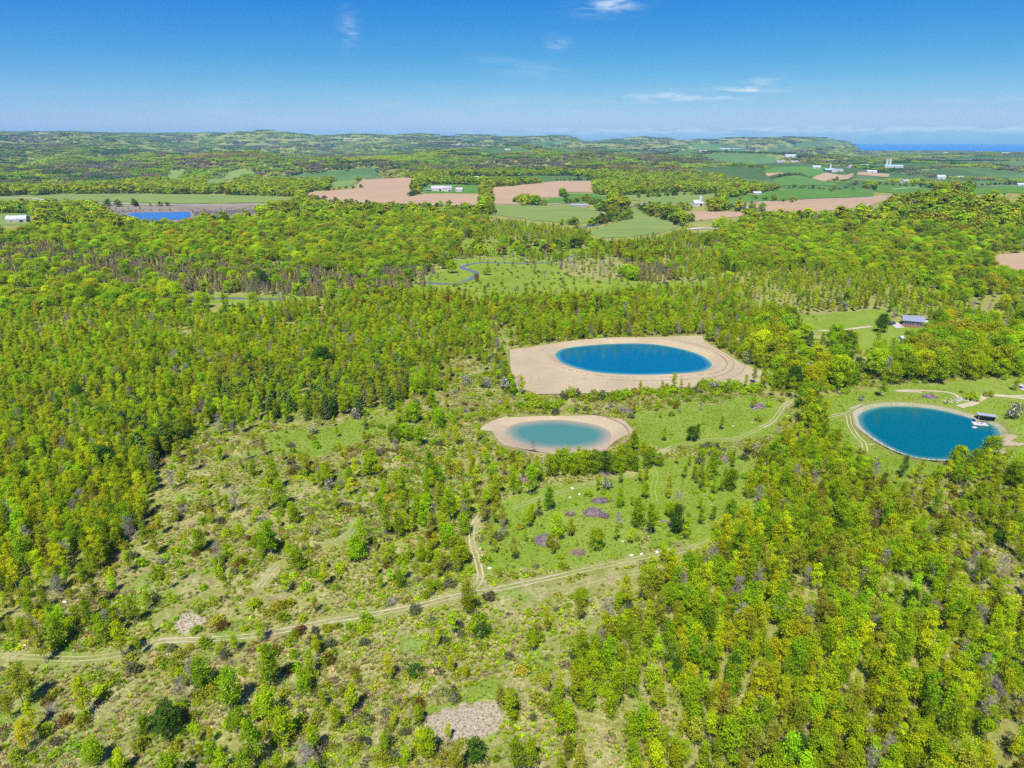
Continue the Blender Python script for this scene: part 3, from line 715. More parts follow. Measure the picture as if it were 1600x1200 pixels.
def branches(h, crown_lo, rad, nlimb, r0, lean=.04, rise=.6, sub=2, sides=4, prof=None):
    """trunk with limbs; returns quads and limb tips"""
    q = []; pts = []; n = 6; off = rng.normal(0, lean*h/n, (n+1, 2)); off[0] = 0; off = np.cumsum(off, 0)
    P = [np.array([off[i, 0], off[i, 1], h*.96*i/n]) for i in range(n+1)]
    for i in range(n): q += tube_quads(P[i]-(np.array([0, 0, .4]) if i == 0 else 0), P[i+1], r0*(1-i/n*.85), r0*(1-(i+1)/n*.85), sides)
    tips = []
    for k in range(nlimb):
        f = crown_lo+(1-crown_lo)*(k+rng.uniform(0, 1))/nlimb; z = f*h*.93
        i = min(n-1, int(f*.93/.96*n)); b = P[i]+(P[i+1]-P[i])*((z-P[i][2])/(P[i+1][2]-P[i][2]+1e-9))
        a = k*2.4+rng.uniform(-.5, .5); pr = prof((f-crown_lo)/(1-crown_lo)) if prof else math.sqrt(max(.05, 1-((f-crown_lo)/(1-crown_lo))**2))
        L = rad*pr*rng.uniform(.75, 1.05); e = b+np.array([math.cos(a)*L, math.sin(a)*L, L*rise*rng.uniform(.6, 1.3)])
        m = (b+e)/2+rng.normal(0, L*.07, 3); rr = r0*(1-f*.8)*.42
        q += tube_quads(b, m, rr, rr*.65, 3); q += tube_quads(m, e, rr*.65, rr*.2, 3); tips += [m*.4+e*.6, e]
        for s in range(sub):
            e2 = m+(e-m)*rng.uniform(0, .5)+rand_unit(1)[0]*np.array([1, 1, .7])*L*.45+np.array([0, 0, L*.18]); q += tube_quads(m, e2, rr*.45, rr*.12, 3); tips.append(e2)
    tips.append(P[-1]); return np.array(q), np.array(tips), P
def lv(n, clump=None):
    a = rng.uniform(0, 1, (n, 4)); a[:, 3] = 1
    if clump is not None: a[:, 0] = np.clip(a[:, 0]*.55+clump*.45, 0, 1)
    return a
PROTO = {}      # kind -> list of (crown mesh, trunk mesh, combined object)
proto_col = {}
def reg(kind, crown, trunk, leafm, leafvar, wood=None, h=1):
    cm = quad_mesh(kind+'_crown', crown, [leafm], None, leafvar)
    tm = quad_mesh(kind+'_trunk', trunk, [wood or M['bark']]) if trunk is not None and len(trunk) else None
    if tm is not None:
        allq = np.concatenate([crown, trunk]); mi = np.r_[np.zeros(len(crown)), np.ones(len(trunk))]
        va = np.concatenate([leafvar, np.ones((len(trunk), 4))*.5]); jm = quad_mesh(kind+'_whole', allq, [leafm, wood or M['bark']], mi, va)
    else: jm = cm
    PROTO.setdefault(kind, []).append((cm, tm, jm, h))
def broad(kind, n, h, rad, lo, nl, ncl, per, size, csig, rise=.6, r0=.11, up=.5, prof=None, mat='leaf', outw=.7):
    for i in range(n):
        hh = h*rng.uniform(.9, 1.1); rr = rad*rng.uniform(.85, 1.15)
        q, tips, P = branches(hh, lo, rr, nl, r0, prof=prof, rise=rise)
        idx = rng.integers(0, len(tips), ncl); cc = tips[idx]+rng.normal(0, csig*.7, (ncl, 3))
        cc[:, 2] = np.clip(cc[:, 2], hh*lo*.8, hh*1.02)
        cen = np.repeat(cc, per, 0)+rng.normal(0, 1, (ncl*per, 3))*np.array([csig, csig, csig*.7])
        mid = np.array([P[3][0], P[3][1], hh*(lo+1)/2]); out = cen-mid; out /= np.linalg.norm(out, axis=1, keepdims=True)+1e-9
        L = leaves(cen, size, up, out, outw); v = lv(len(L), np.repeat(rng.uniform(0, 1, ncl), per))
        reg(kind, L, q, M[mat], v, h=hh)
# slim young trees with thin spring leaf, the same with fuller leaf, and big leafy trees
broad('young_tree', 6, 9.0, 1.5, .16, 16, 66, 19, .155, .33, rise=1.25, r0=.10, prof=lambda f: (1-.72*f)*(.7+f*.6 if f < .4 else 1))
broad('leafy_tree', 4, 11.0, 3.7, .16, 22, 130, 24, .25, .62, rise=.55, r0=.2, prof=lambda f: math.sqrt(max(.08, 1-f**2.2))*(.75+.5*min(f, .5)))
# rounder tree with foliage in heavy overlapping clumps
broad('leafy_tree', 2, 10.0, 4.2, .10, 22, 140, 24, .27, .55, rise=.4, r0=.22, prof=lambda f: math.sqrt(max(.08, 1-f**3)))
broad('slender_tree', 4, 10.0, 2.1, .08, 20, 95, 23, .20, .5, rise=.9, r0=.16, prof=lambda f: math.sqrt(max(.08, 1-f**2))*(.8+.4*min(f, .4)))
for i in range(4):   # shrubs: many stems from the ground, leafy to the foot
    n = 34; a = rng.uniform(0, 2*math.pi, n); rr = np.sqrt(rng.uniform(0, 1, n))*1.15; zz = 1.75*np.sqrt(np.clip(1-(rr/1.35)**2, .05, 1))*rng.uniform(.35, 1, n)
    cc = np.stack([np.cos(a)*rr, np.sin(a)*rr, zz], -1); cen = np.repeat(cc, 9, 0)+rng.normal(0, .2, (n*9, 3)); cen[:, 2] = np.abs(cen[:, 2])
    out = cen/np.linalg.norm(cen, axis=1, keepdims=True); q = []
    for k in range(12): q += tube_quads((0, 0, -.1), cc[k]*.95, .035, .01, 3)
    reg('shrub', leaves(cen, .17, .4, out, .8), np.array(q), M['leaf'], lv(len(cen), np.repeat(rng.uniform(0, 1, n), 9)), h=1.9)
for i in range(3):   # leafless trees: fine grey twigs stand for the crown
    q, tips, P = branches(8.0, .15, 2.1, 20, .13, rise=1.1, sub=3, prof=lambda f: 1-.6*f)
    tw = []
    for t in tips:
        for k in range(6):
            e = t+rand_unit(1)[0]*.55+np.array([0, 0, .35]); tw += tube_quads(t, e, .022, .01, 3)[:2]
    reg('bare_tree', np.array(tw), q, M['twig'], lv(len(tw)), M['twig'], 8.0)
for i in range(3):   # white pines: tiers of long flat boughs
    hh = 12.0*rng.uniform(.9, 1.1); q, tips, P = branches(hh, .12, 2.9, 10, .2, rise=.1, sub=0, prof=lambda f: 1-.8*f); q = list(q[:24]); cen = []; out = []
    for tier in range(15):
        f = .14+.84*tier/15; L = 3.0*(1-f)**.75+.35
        for k in range(7):
            a = k*.9+tier*1.3+rng.uniform(-.3, .3); l = L*rng.uniform(.65, 1.1); d = np.array([math.cos(a), math.sin(a), .16])
            b = np.array([0, 0, f*hh]); q += tube_quads(b, b+d*l, .05, .015, 3)
            m = int(6+12*(l/3)); t = rng.uniform(.25, 1, m)**.7; pp = b+d[None]*l*t[:, None]+rng.normal(0, 1, (m, 3))*np.array([.26, .26, .08]); cen.append(pp); out.append(np.repeat([d], m, 0))
    cen = np.concatenate(cen); out = np.concatenate(out); reg('pine_tree', leaves(cen, .30, 1.1, out, .3), np.array(q), M['needle'], lv(len(cen)), h=hh)
for i in range(3):   # cedars: dense narrow flame shapes, no trunk to be seen
    hh = 8.0; n = 520; f = rng.uniform(0.02, 1, n)**.85; rr = 1.95*(1-f)**.55*rng.uniform(.75, 1.05, n); a = rng.uniform(0, 2*math.pi, n)
    cen = np.stack([np.cos(a)*rr, np.sin(a)*rr, f*hh+.2], -1); out = np.stack([np.cos(a), np.sin(a), np.full(n, .3)], -1)
    reg('cedar_tree', leaves(cen, .34, .9, out, 1.2), np.array(tube_quads((0, 0, -.3), (0, 0, 6.5), .14, .04, 4)), M['needle'], lv(n), h=hh)
def blossom_proto():
    for i in range(2):   # hawthorn in flower: leafy dome with white petals among the leaves
        q, tips, P = branches(3.6, .1, 1.9, 14, .09, rise=.5, sub=2, prof=lambda f: math.sqrt(max(.1, 1-f**2.5)))
        ncl = 50; cc = tips[rng.integers(0, len(tips), ncl)]+rng.normal(0, .25, (ncl, 3)); cen = np.repeat(cc, 14, 0)+rng.normal(0, .28, (ncl*14, 3)); cen[:, 2] = np.clip(cen[:, 2], .3, 4.2)
        out = cen-np.array([0, 0, 1.6]); out /= np.linalg.norm(out, axis=1, keepdims=True); L = leaves(cen, .17, .5, out, .9)
        isf = rng.uniform(0, 1, len(L)) < .33
        cm = quad_mesh('blossom_tree_crown', L, [M['leaf'], M['petal']], isf.astype(int), lv(len(L)))
        tm = quad_mesh('blossom_tree_trunk', q, [M['bark']])
        jm = quad_mesh('blossom_tree_whole', np.concatenate([L, q]), [M['leaf'], M['petal'], M['bark']], np.r_[isf.astype(int), np.full(len(q), 2)], np.concatenate([lv(len(L)), np.ones((len(q), 4))*.5]))
        PROTO.setdefault('blossom_tree', []).append((cm, tm, jm, 3.8))
blossom_proto()
# far-off trees: fewer, larger leaf masses
broad('far_round', 4, 11.0, 4.4, .08, 12, 40, 8, .95, .85, rise=.4, r0=.25, mat='far_leaf', outw=1.8)
broad('far_young', 4, 8.5, 2.0, .1, 9, 30, 7, .5, .5, rise=.9, r0=.12, mat='far_leaf', outw=1.5)
def grove(k):
    cs = []; vs = []
    for j in range(26):
        x, y = rng.uniform(-23, 23, 2); h = rng.uniform(8, 13); rr = rng.uniform(3.6, 5.6); n = 34
        d = rand_unit(n); d[:, 2] = np.abs(d[:, 2])*.9; c = np.array([x, y, h*.45])+d*np.array([rr, rr, h*.55])
        cs.append(leaves(c, 1.8, .3, d, 2.6)); v = lv(n); v[:, 0] = v[:, 0]*.25+rng.uniform(0, .75); v[:, 1] = v[:, 1]*.3+rng.uniform(0, .7); vs.append(v)
    reg('grove', np.concatenate(cs), None, M['far_leaf'], np.concatenate(vs), h=13)
for k in range(5): grove(k)
# bare brush, dead grass tussock, bramble
for i in range(3):
    n = 40; a = rng.uniform(0, 2*math.pi, n); r0_ = rng.uniform(0, .16, n); c0 = np.stack([np.cos(a)*r0_, np.sin(a)*r0_, np.zeros(n)], -1)
    e = c0+np.stack([np.cos(a)*rng.uniform(.1, .5, n), np.sin(a)*rng.uniform(.1, .5, n), rng.uniform(.18, .5, n)], -1); w_ = np.stack([-np.sin(a), np.cos(a), np.zeros(n)], -1)*.05
    Q = np.stack([c0-w_, c0+w_, e+w_*.5, e-w_*.5], 1); reg('tussock', Q, None, M['leaf'], lv(n), h=.5)
for i in range(3):
    n = 60; a = rng.uniform(0, 2*math.pi, n); rr = np.sqrt(rng.uniform(0, 1, n)); c = np.stack([np.cos(a)*rr, np.sin(a)*rr, .15+.6*np.sqrt(1-rr**2*.9)*rng.uniform(.4, 1, n)], -1)
    reg('bramble', leaves(c, .17, .5, c/np.linalg.norm(c, axis=1, keepdims=True), .6), None, M['leaf'], lv(n), h=.8)
for i in range(2):   # leafless grey-violet bushes
    q = []
    for k in range(46):
        d = rand_unit(1)[0]; d[2] = abs(d[2])*1.1+.25; e = d*np.array([1.0, 1.0, 1.2])*rng.uniform(.8, 1.5); q += tube_quads((0, 0, 0), e*.6, .03, .02, 3)[:2]
        for j in range(3): e2 = e*.6+(e*.5)+rng.normal(0, .28, 3); q += tube_quads(e*.6, e2, .02, .01, 3)[:2]
    reg('bare_bush', np.array(q), None, M['twig'], lv(len(q)), h=1.8)
for kind, L in PROTO.items():
    c = bpy.data.collections.new(kind+'_kinds')
    for i, (cm, tm, jm, h) in enumerate(L): c.objects.link(bpy.data.objects.new('%s_%02d' % (kind, i), jm))
    proto_col[kind] = c

# ------------------------------------------------------------------ plants: where they stand
T0 = {   # leaf colours
 'yg': (.485, .545, .010), 'yg2': (.400, .520, .012), 'olive': (.390, .410, .036), 'green': (.270, .400, .012), 'fresh': (.350, .510, .012),
 'dark': (.095, .190, .020), 'willow': (.42, .40, .03), 'pine': (.165, .25, .038), 'cedar': (.285, .245, .10), 'rust': (.22, .15, .022), 'grey': (.19, .20, .10), 'gold': (.300, .250, .020), 'straw': (.50, .44, .24), 'mauve': (.25, .21, .18), 'straw2': (.42, .42, .15), 'bram': (.33, .25, .17)}
T0 = {k: np.array(v) for k, v in T0.items()}
PTS = {}   # kind -> list of arrays (x, y, scale, tint)
def add(kind, x, y, sc, tint):
    if len(x): PTS.setdefault(kind, []).append(np.c_[x, y, sc, tint])
def grid(r0, r1, cell, a=43):
    n = int(r1/cell)+1; ix = np.arange(-int(r1*math.sin(R(a))/cell)-1, int(r1*math.sin(R(a))/cell)+2); iy = np.arange(0, n)
    X, Y = np.meshgrid(ix*cell, iy*cell); X = X.ravel()+rng.uniform(-.48, .48, X.size)*cell; Y = Y.ravel()+rng.uniform(-.48, .48, Y.size)*cell
    r = np.hypot(X, Y); k = (r > r0) & (r < r1) & (np.abs(X) < Y*math.tan(R(a))+18)
    return X[k], Y[k]
def tintmix(x, y, names, weights, jit=.14, sc=26, k=2.6):
    n = len(x); w_ = np.array(weights, float)[None]*np.exp(k*2*(np.stack([fbm(x, y, sc, 200+i*7, 2) for i in range(len(names))], -1)-.5))
    w_ /= w_.sum(1, keepdims=True); u = rng.uniform(0, 1, (n, 1)); k = (np.cumsum(w_, 1) < u).sum(1).clip(0, len(names)-1)
    C = np.stack([T0[a] for a in names])[k]
    return C*(1+rng.normal(0, jit, (n, 1)))*(1+rng.normal(0, .05, (n, 3)))
def plant_band(r0, r1, cell, base, sc0, near):
    x, y = grid(r0, r1, cell); t, s, mix, cov, px, py = cover(x, y); ok = track_clear(x, y) if r0 < 900 else np.ones(x.shape, bool)
    gap = fbm(x, y, 22, 401, 2); p = t*base*np.clip((gap-.22)*4, .35, 1.15); u = rng.uniform(0, 1, len(x))
    big = (mix == MATURE) | (mix == CEDAR)
    if near: p = np.where((mix == MATURE) & (t > 0), p*(.40 if cell < 3 else .36), np.where(mix == CEDAR, p*1.2, p))
    k = (u < p) & ok; x, y, mix, cov, t = x[k], y[k], mix[k], cov[k], t[k]; n = len(x); r = np.hypot(x, y)
    v = rng.uniform(0, 1, n); open_ = t < .6
    SL = 'slender_tree' if near else 'far_young'
    YK, MK = ('young_tree', 'leafy_tree') if near else ('far_young', 'far_round')
    def put(m, kind, names, wts, smin, smax):
        add(kind, x[m], y[m], sc0*rng.uniform(smin, smax, m.sum()), tintmix(x[m], y[m], names, wts)*(1 if near else .82))
    for mx in range(6):
        m = mix == mx
        if mx == YOUNG:
            a = m & (v < .74); put(a & ~open_, YK, ['yg', 'yg2', 'olive', 'green', 'rust', 'gold'], [5, 4, 2.2, .8, .06, .1], .50, 1.02); put(a & open_, YK, ['yg', 'yg2', 'olive'], [4, 2.5, 1.6], .32, .85)
            put(m & (v >= .74) & (v < .90), SL, ['green', 'fresh', 'yg2', 'dark'], [2, 2, 4, .2], .45, .88)
            put(m & (v >= .90) & (v < .94), 'bare_tree', ['grey'], [1], .6, 1.05)
            put(m & (v >= .94), YK, ['green', 'fresh'], [2, 2], .8, 1.25)
        elif mx == MATURE:
            put(m & (v >= .64) & (v < .72), SL, ['green', 'fresh', 'yg2', 'yg', 'olive'], [2, 2, 3, 2, 1], .8, 1.3); put(m & (v < .64), MK, ['green', 'fresh', 'yg2', 'yg', 'olive', 'gold'], [2.6, 2.6, 3, 2, 1.4, .1], .78, 1.35)
            put(m & (v >= .72) & (v < .92), YK, ['yg2', 'olive', 'green'], [2, 1, 2], .8, 1.4)
            put(m & (v >= .92) & (v < .96), 'bare_tree', ['grey'], [1], .9, 1.4); put(m & (v >= .96), 'pine_tree', ['pine', 'dark'], [1, 1], .7, 1.1)
        elif mx == PINE:
            put(m & (v < .34), 'pine_tree', ['pine', 'dark', 'grey'], [2, 1, .3], .5, .85); put(m & (v >= .34), YK, ['yg2', 'green', 'olive'], [2, 1, 1], .7, 1.1)
        elif mx == CEDAR:
            put(m & (v < .84), 'cedar_tree', ['cedar', 'grey', 'olive'], [5, 1, .6], .62, 1.1); put(m & (v >= .84) & (v < .93), MK, ['green', 'yg2', 'fresh'], [1, 1, 1], .7, 1.15); put(m & (v >= .93), 'bare_tree', ['grey'], [1], .8, 1.1)
        elif mx == RUST:
            put(m & (v < .5), YK, ['rust', 'olive', 'gold'], [3, 1, .6], .7, 1.0); put(m & (v >= .5) & (v < .9), YK, ['yg', 'yg2', 'fresh'], [1, 1, 1], .8, 1.2); put(m & (v >= .9), MK, ['fresh', 'green'], [1, 1], .6, .9)
        else:
            put(m & (v < .4), YK, ['yg2', 'olive'], [1, 1], .4, .8); put(m & (v >= .4) & (v < .75), 'bare_tree', ['grey'], [1], .5, .9); put(m & (v >= .75), 'cedar_tree', ['cedar'], [1], .4, .7)
plant_band(72, 430, 2.65, .95, 1.0, True)
plant_band(430, 900, 4.0, .97, .92, True)
plant_band(900, 2100, 8.4, .95, 1.12, False)
def shrub_band(r0, r1, cell, base):
    x, y = grid(r0, r1, cell); t, s, mix, cov, px, py = cover(x, y); ok = track_clear(x, y)
    cl = fbm(x, y, 9, 601, 3); k = (rng.uniform(0, 1, len(x)) < s*base*np.clip((cl-.40)*7, .06, 1.5)) & ok
    x, y, cov, mix = x[k], y[k], cov[k], mix[k]; v = rng.uniform(0, 1, len(x)); wet = cov == WETB
    a = (v < .90) & ~wet; sc = rng.uniform(.35, 1.25, a.sum())**1.2; add('shrub', x[a], y[a], sc, tintmix(x[a], y[a], ['olive', 'yg2', 'grey', 'green', 'fresh', 'rust'], [3, 3, 1.6, 1.6, .8, .4]))
    a = ((v >= .925) & (v < .95)) | wet; add('bare_bush', x[a], y[a], rng.uniform(.5, 1.2, a.sum()), tintmix(x[a], y[a], ['grey'], [1]))
    a = (v >= .988) & ~wet; add('blossom_tree', x[a], y[a], rng.uniform(.4, .75, a.sum()), tintmix(x[a], y[a], ['grey', 'olive'], [1, 1]))
shrub_band(72, 430, 2.5, .62); shrub_band(430, 1250, 5.5, .7)
# undergrowth: tussocks of dead grass and low brambles in the open ground
x, y = grid(88, 330, .80, 41); t, s, mix, cov, px, py = cover(x, y); ok = track_clear(x, y)
dn = fbm(x, y, 7, 811, 3); k = ok & (rng.uniform(0, 1, len(x)) < np.where(cov == SCRUB, .9*np.clip((dn-.33)*6, .2, 1), np.where(cov == DRY, .0, np.where(cov == GRASS, .30, .0))))
gk = cov[k] == GRASS; tt_ = tintmix(x[k], y[k], ['straw', 'straw2', 'yg2', 'green'], [2.4, 2.2, 2.0, 1.2], .2); t2_ = tintmix(x[k], y[k], ['green', 'yg2', 'straw2'], [3, 2, 1.6], .15)*.8
add('tussock', x[k], y[k], rng.uniform(.5, 1.25, k.sum())*np.where(gk, .6, 1), np.where(gk[:, None], t2_, tt_))
x, y = grid(85, 235, .62, 41); cv_ = cover(x, y)[3]; k = (cv_ == DRY); add('tussock', x[k], y[k], rng.uniform(.22, .55, k.sum()), np.array([.52, .46, .33])*rng.uniform(.8, 1.12, (k.sum(), 1)))
x, y = grid(80, 400, 1.9, 41); t, s, mix, cov, px, py = cover(x, y); ok = track_clear(x, y); dn = fbm(x, y, 13, 911, 3)
k = ok & (rng.uniform(0, 1, len(x)) < np.where((cov == SCRUB) | (cov == FLOOR), .75*np.clip((dn-.42)*7, .05, 1), 0))
add('bramble', x[k], y[k], rng.uniform(.5, 1.3, k.sum()), tintmix(x[k], y[k], ['bram', 'olive', 'yg2', 'green', 'grey'], [1.6, 1.6, 2.6, 2.2, .5], .2))
# far woods in groves
for r0, r1, cell, sc in ((2000, 3800, 33, .95), (3800, 6500, 58, 1.55), (6500, 12500, 105, 2.6)):
    x, y = grid(r0, r1, cell, 44); t, s, mix, cov, px, py = cover(x, y); z = H(x, y, False)
    k = (t > .3) & (rng.uniform(0, 1, len(x)) < .97) & (z > -57); x, y = x[k], y[k]
    big = fbm(x, y, 700, 77, 2)[:, None]
    tm = tintmix(x, y, ['green', 'yg2', 'olive', 'dark', 'grey', 'cedar', 'fresh', 'mauve'], [2.6, 1.8, 1.6, 2.4, 1.2, 1, .8, 1.8], .11, 250, 7)*(.5+.62*big)
    add('grove', x, y, np.full(len(x), sc)*rng.uniform(.9, 1.1, len(x)), tm)
    # a line of trees along the field edges
# hedgerows and lone trees between the nearer fields
HEDGE = [([(648,282),(646,292),(645,307)], 10), ([(763,335),(764,322),(757,322)], 10), ([(878,300),(879,309)], 14), ([(1000,330),(1030,340),(1066,353)], 9), ([(1010,322),(1050,334),(1085,347)], 9), ([(800,316),(820,318),(830,318),(843,317)], 9), ([(884,318),(920,313),(925,320)], 10),
         ([(560,294),(480,300)], 16), ([(650,290),(700,287),(752,289)], 12), ([(870,283),(930,282),(935,300)], 13), ([(1128,311),(1180,312),(1240,316)], 22), ([(1365,297),(1300,300)], 40), ([(1366,288),(1460,294)], 16), ([(1200,292),(1365,290)], 12),
         ([(1206,279),(1310,280)], 12), ([(1000,309),(1120,301)], 16), ([(965,320),(950,330),(985,337),(960,342),(930,350)], 9), ([(990,343),(960,345),(925,352),(880,352)], 8), ([(760,294),(760,318)], 30), ([(40,318),(90,321),(140,322),(260,322)], 12), ([(720,398),(800,399),(880,400)], 12), ([(800,384),(900,388)], 12), ([(1478,292),(1640,287)], 18), ([(470,312),(540,320),(700,325)], 9), ([(1100,322),(1170,327),(1190,330)], 14)]
for P, st in HEDGE:
    W = dens(GP(P), st); W = W+rng.normal(0, 3, W.shape); n = len(W); add('far_round', W[:, 0], W[:, 1], rng.uniform(.5, 1.05, n), tintmix(W[:, 0], W[:, 1], ['green', 'dark', 'yg2', 'olive', 'cedar', 'gold'], [3, 2, 2, 1.5, 1, .5])*.78)
# single plants picked out in the photograph: (px, py of the foot, kind, scale, tint, word about it)
HERO = [
 (420,862,'leafy_tree',.72,'green','deep green bushy'),(405,858,'leafy_tree',.45,'green','deep green low'),(133,1117,'young_tree',1.0,'yg','lone yellow-green leaning'),(192,1028,'young_tree',1.05,'yg','yellow-green spreading'),
 (72,1037,'young_tree',1.0,'olive','thin olive'),(38,1105,'young_tree',1.15,'olive','tall half-leafed'),(265,1145,'leafy_tree',.62,'dark','dense dark green'),(370,1140,'leafy_tree',.42,'green','small deep green'),(150,1195,'leafy_tree',.5,'fresh','bright green bushy'),
 (648,1053,'shrub',1.25,'dark','round dark green'),(753,992,'shrub',1.5,'dark','round dark green'),(750,972,'shrub',1.3,'green','round deep green'),(835,1000,'shrub',1.6,'green','broad green'),(740,1182,'shrub',1.7,'dark','neat round dark green'),(320,1010,'shrub',1.3,'green','leafy green'),
 (930,860,'leafy_tree',.52,'yg2','upright bright'),(1045,808,'leafy_tree',.4,'fresh','small round vivid green'),(907,948,'leafy_tree',.42,'yg2','small bright'),(870,860,'young_tree',.5,'yg','small thin'),(1073,845,'young_tree',.8,'yg','slim yellow'),(580,742,'leafy_tree',.78,'yg2','large yellowish'),
 (370,800,'bare_tree',.9,'grey','tall leafless grey'),(205,845,'bare_tree',.9,'grey','leafless grey'),(105,890,'bare_tree',.9,'grey','leafless grey'),(305,1075,'bare_tree',.8,'grey','leafless forked'),(285,1100,'bare_tree',.75,'grey','leafless slim'),(15,830,'bare_tree',1.1,'grey','leafless spreading grey'),
 (1270,672,'leafy_tree',1.0,'yg2','tall narrow bright'),(1283,676,'young_tree',1.5,'yg','tall columnar yellow-green'),(1255,665,'young_tree',1.6,'yg','tall columnar yellow-green'),(1262,640,'leafy_tree',1.0,'green','tall deep green'),(1240,612,'leafy_tree',1.0,'dark','broad deep green'),(1222,605,'leafy_tree',.85,'green','broad green'),
 (1410,748,'young_tree',.9,'dark','narrow dark'),(1376,519,'leafy_tree',1.0,'dark','round dark green shade'),(706,427,'leafy_tree',1.0,'yg2','round lone bright'),(745,440,'leafy_tree',.6,'gold','yellow bushy'),(762,430,'leafy_tree',.6,'yg2','bright bushy'),(660,448,'cedar_tree',1.4,'cedar','brown-green'),
 (640,480,'leafy_tree',.8,'green','narrow deep green'),(820,468,'young_tree',1.0,'green','narrow deep green'),(758,466,'young_tree',1.0,'green','narrow green'),(795,468,'young_tree',.7,'olive','narrow olive'),(552,442,'leafy_tree',1.35,'fresh','huge round bright green'),(590,446,'leafy_tree',1.25,'green','huge round green'),
 (412,452,'leafy_tree',1.15,'dark','round grey-green'),(200,440,'leafy_tree',1.3,'green','huge bright green'),(75,440,'leafy_tree',1.3,'green','broad deep green'),(510,580,'leafy_tree',1.1,'dark','broad dark green'),(500,578,'leafy_tree',.9,'dark','dark green'),
 (215,718,'pine_tree',.8,'dark','tall dark'),(258,700,'pine_tree',.95,'pine','large dark'),(238,708,'pine_tree',.8,'dark','dark'),(170,735,'leafy_tree',.9,'dark','broad dark green'),(440,640,'pine_tree',.8,'pine','dark'),(560,650,'pine_tree',.85,'pine','dark'),(610,640,'pine_tree',.9,'pine','dark'),
 (645,660,'leafy_tree',.8,'fresh','upright vivid green'),(615,690,'leafy_tree',.62,'green','upright green'),(635,688,'leafy_tree',.6,'fresh','vivid green'),(880,735,'leafy_tree',1.0,'yg2','tall round bright'),(915,738,'leafy_tree',.9,'yg2','tall round bright'),(945,735,'leafy_tree',.85,'dark','narrow deep green'),
 (800,748,'leafy_tree',.8,'green','tall deep green'),(960,738,'leafy_tree',.75,'green','deep green'),(990,732,'leafy_tree',.8,'green','deep green'),(1010,728,'leafy_tree',.75,'green','narrow deep green'),(862,742,'leafy_tree',.9,'yg2','tall bright'),(897,740,'leafy_tree',.8,'green','tall green'),(930,738,'leafy_tree',.85,'green','tall green'),(972,735,'leafy_tree',.7,'yg2','upright bright'),(818,744,'leafy_tree',.7,'green','upright green'),(845,746,'leafy_tree',.75,'fresh','upright vivid green'),(1022,724,'leafy_tree',.6,'yg2','small bright'),(835,745,'young_tree',1.0,'yg','thin yellow'),(832,708,'bare_tree',.55,'grey','small leafless'),
 (1080,690,'leafy_tree',.5,'dark','dark upright'),(1090,688,'young_tree',.7,'dark','dark slim'),(1037,690,'young_tree',.7,'yg','thin yellow'),(1127,672,'young_tree',.6,'green','thin green'),(1095,642,'bare_tree',.45,'grey','small leafless grey'),
 (1165,604,'young_tree',.6,'yg2','thin lone'),(1178,600,'young_tree',.95,'green','thin upright'),(1280,1199,'leafy_tree',.62,'fresh','vivid bushy'),(1390,1050,'leafy_tree',.7,'green','broad vivid green'),(1310,830,'leafy_tree',.85,'green','broad rounded green'),(1275,880,'young_tree',1.1,'green','tall green'),
 (1545,720,'leafy_tree',.85,'green','broad bright green'),(1520,742,'leafy_tree',.8,'green','broad green'),(1495,730,'leafy_tree',.75,'yg2','bright green'),(1580,760,'leafy_tree',.8,'green','deep green'),(1558,850,'leafy_tree',.4,'dark','small round deep green'),(1498,800,'leafy_tree',.4,'green','small upright deep green'),
 (1585,655,'blossom_tree',1.5,'grey','large flowering white'),(1520,626,'shrub',2.0,'yg2','round bright olive'),(1545,620,'shrub',1.6,'olive','olive'),(790,610,'blossom_tree',1.4,'grey','grey-white flowering'),(760,606,'blossom_tree',1.2,'grey','white flowering'),(728,600,'blossom_tree',1.0,'grey','white flowering'),
 (1318,486,'blossom_tree',1.6,'grey','white flowering'),(1292,482,'blossom_tree',1.6,'grey','bright white flowering'),(1172,568,'blossom_tree',1.4,'grey','white flowering'),(1152,545,'blossom_tree',1.5,'grey','grey-white flowering'),(1138,530,'shrub',2.4,'olive','broad olive'),(1115,612,'blossom_tree',1.2,'grey','white flowering'),(1180,712,'blossom_tree',1.1,'grey','brilliant white flowering'),
 (948,765,'blossom_tree',.9,'grey','white-grey flowering'),(515,765,'blossom_tree',.9,'grey','white flowering'),(555,655,'blossom_tree',1.1,'grey','pale flowering'),(490,678,'blossom_tree',1.0,'olive','pale flowering'),(1330,535,'blossom_tree',1.3,'grey','grey-white flowering'),(1360,575,'blossom_tree',1.2,'grey','white flowering'),
 (1455,592,'leafy_tree',.95,'green','broad green'),(1420,595,'leafy_tree',1.0,'green','broad green'),(1395,600,'leafy_tree',.85,'yg2','upright green'),(1485,590,'leafy_tree',.8,'green','upright green'),(1490,543,'leafy_tree',1.3,'willow','enormous golden-green dome-shaped'),(1448,540,'leafy_tree',1.1,'olive','broad olive-gold'),(1462,515,'leafy_tree',1.1,'green','tall green'),(1250,600,'leafy_tree',.8,'dark','dark green')]
for i_ in range(46):      # the row of bushes below the big sandy bank
    f_ = (i_+rng.uniform(0, .8))/46; HERO.append((812+375*f_, 632-24*f_+rng.uniform(-9, 5) if f_ > .15 else rng.uniform(625, 640), 'shrub', rng.uniform(1.2, 2.3), ['olive', 'yg2', 'green', 'fresh', 'grey'][int(rng.integers(0, 5))], ['rounded', 'spreading', 'tufted', 'upright'][i_ % 4]+' bankside'))
HERO = [(a, b+(4 if 790 < a < 1030 and 720 < b < 752 else 0), 'slender_tree' if (c == 'leafy_tree' and 790 < a < 1030 and 720 < b < 752) else c, d*((.5 if a < 855 else 1.0) if (790 < a < 1030 and 720 < b < 752) else 1), ('yg2' if (790 < a < 1030 and 720 < b < 752 and e == 'green' and a % 2) else e), f) for a, b, c, d, e, f in HERO]
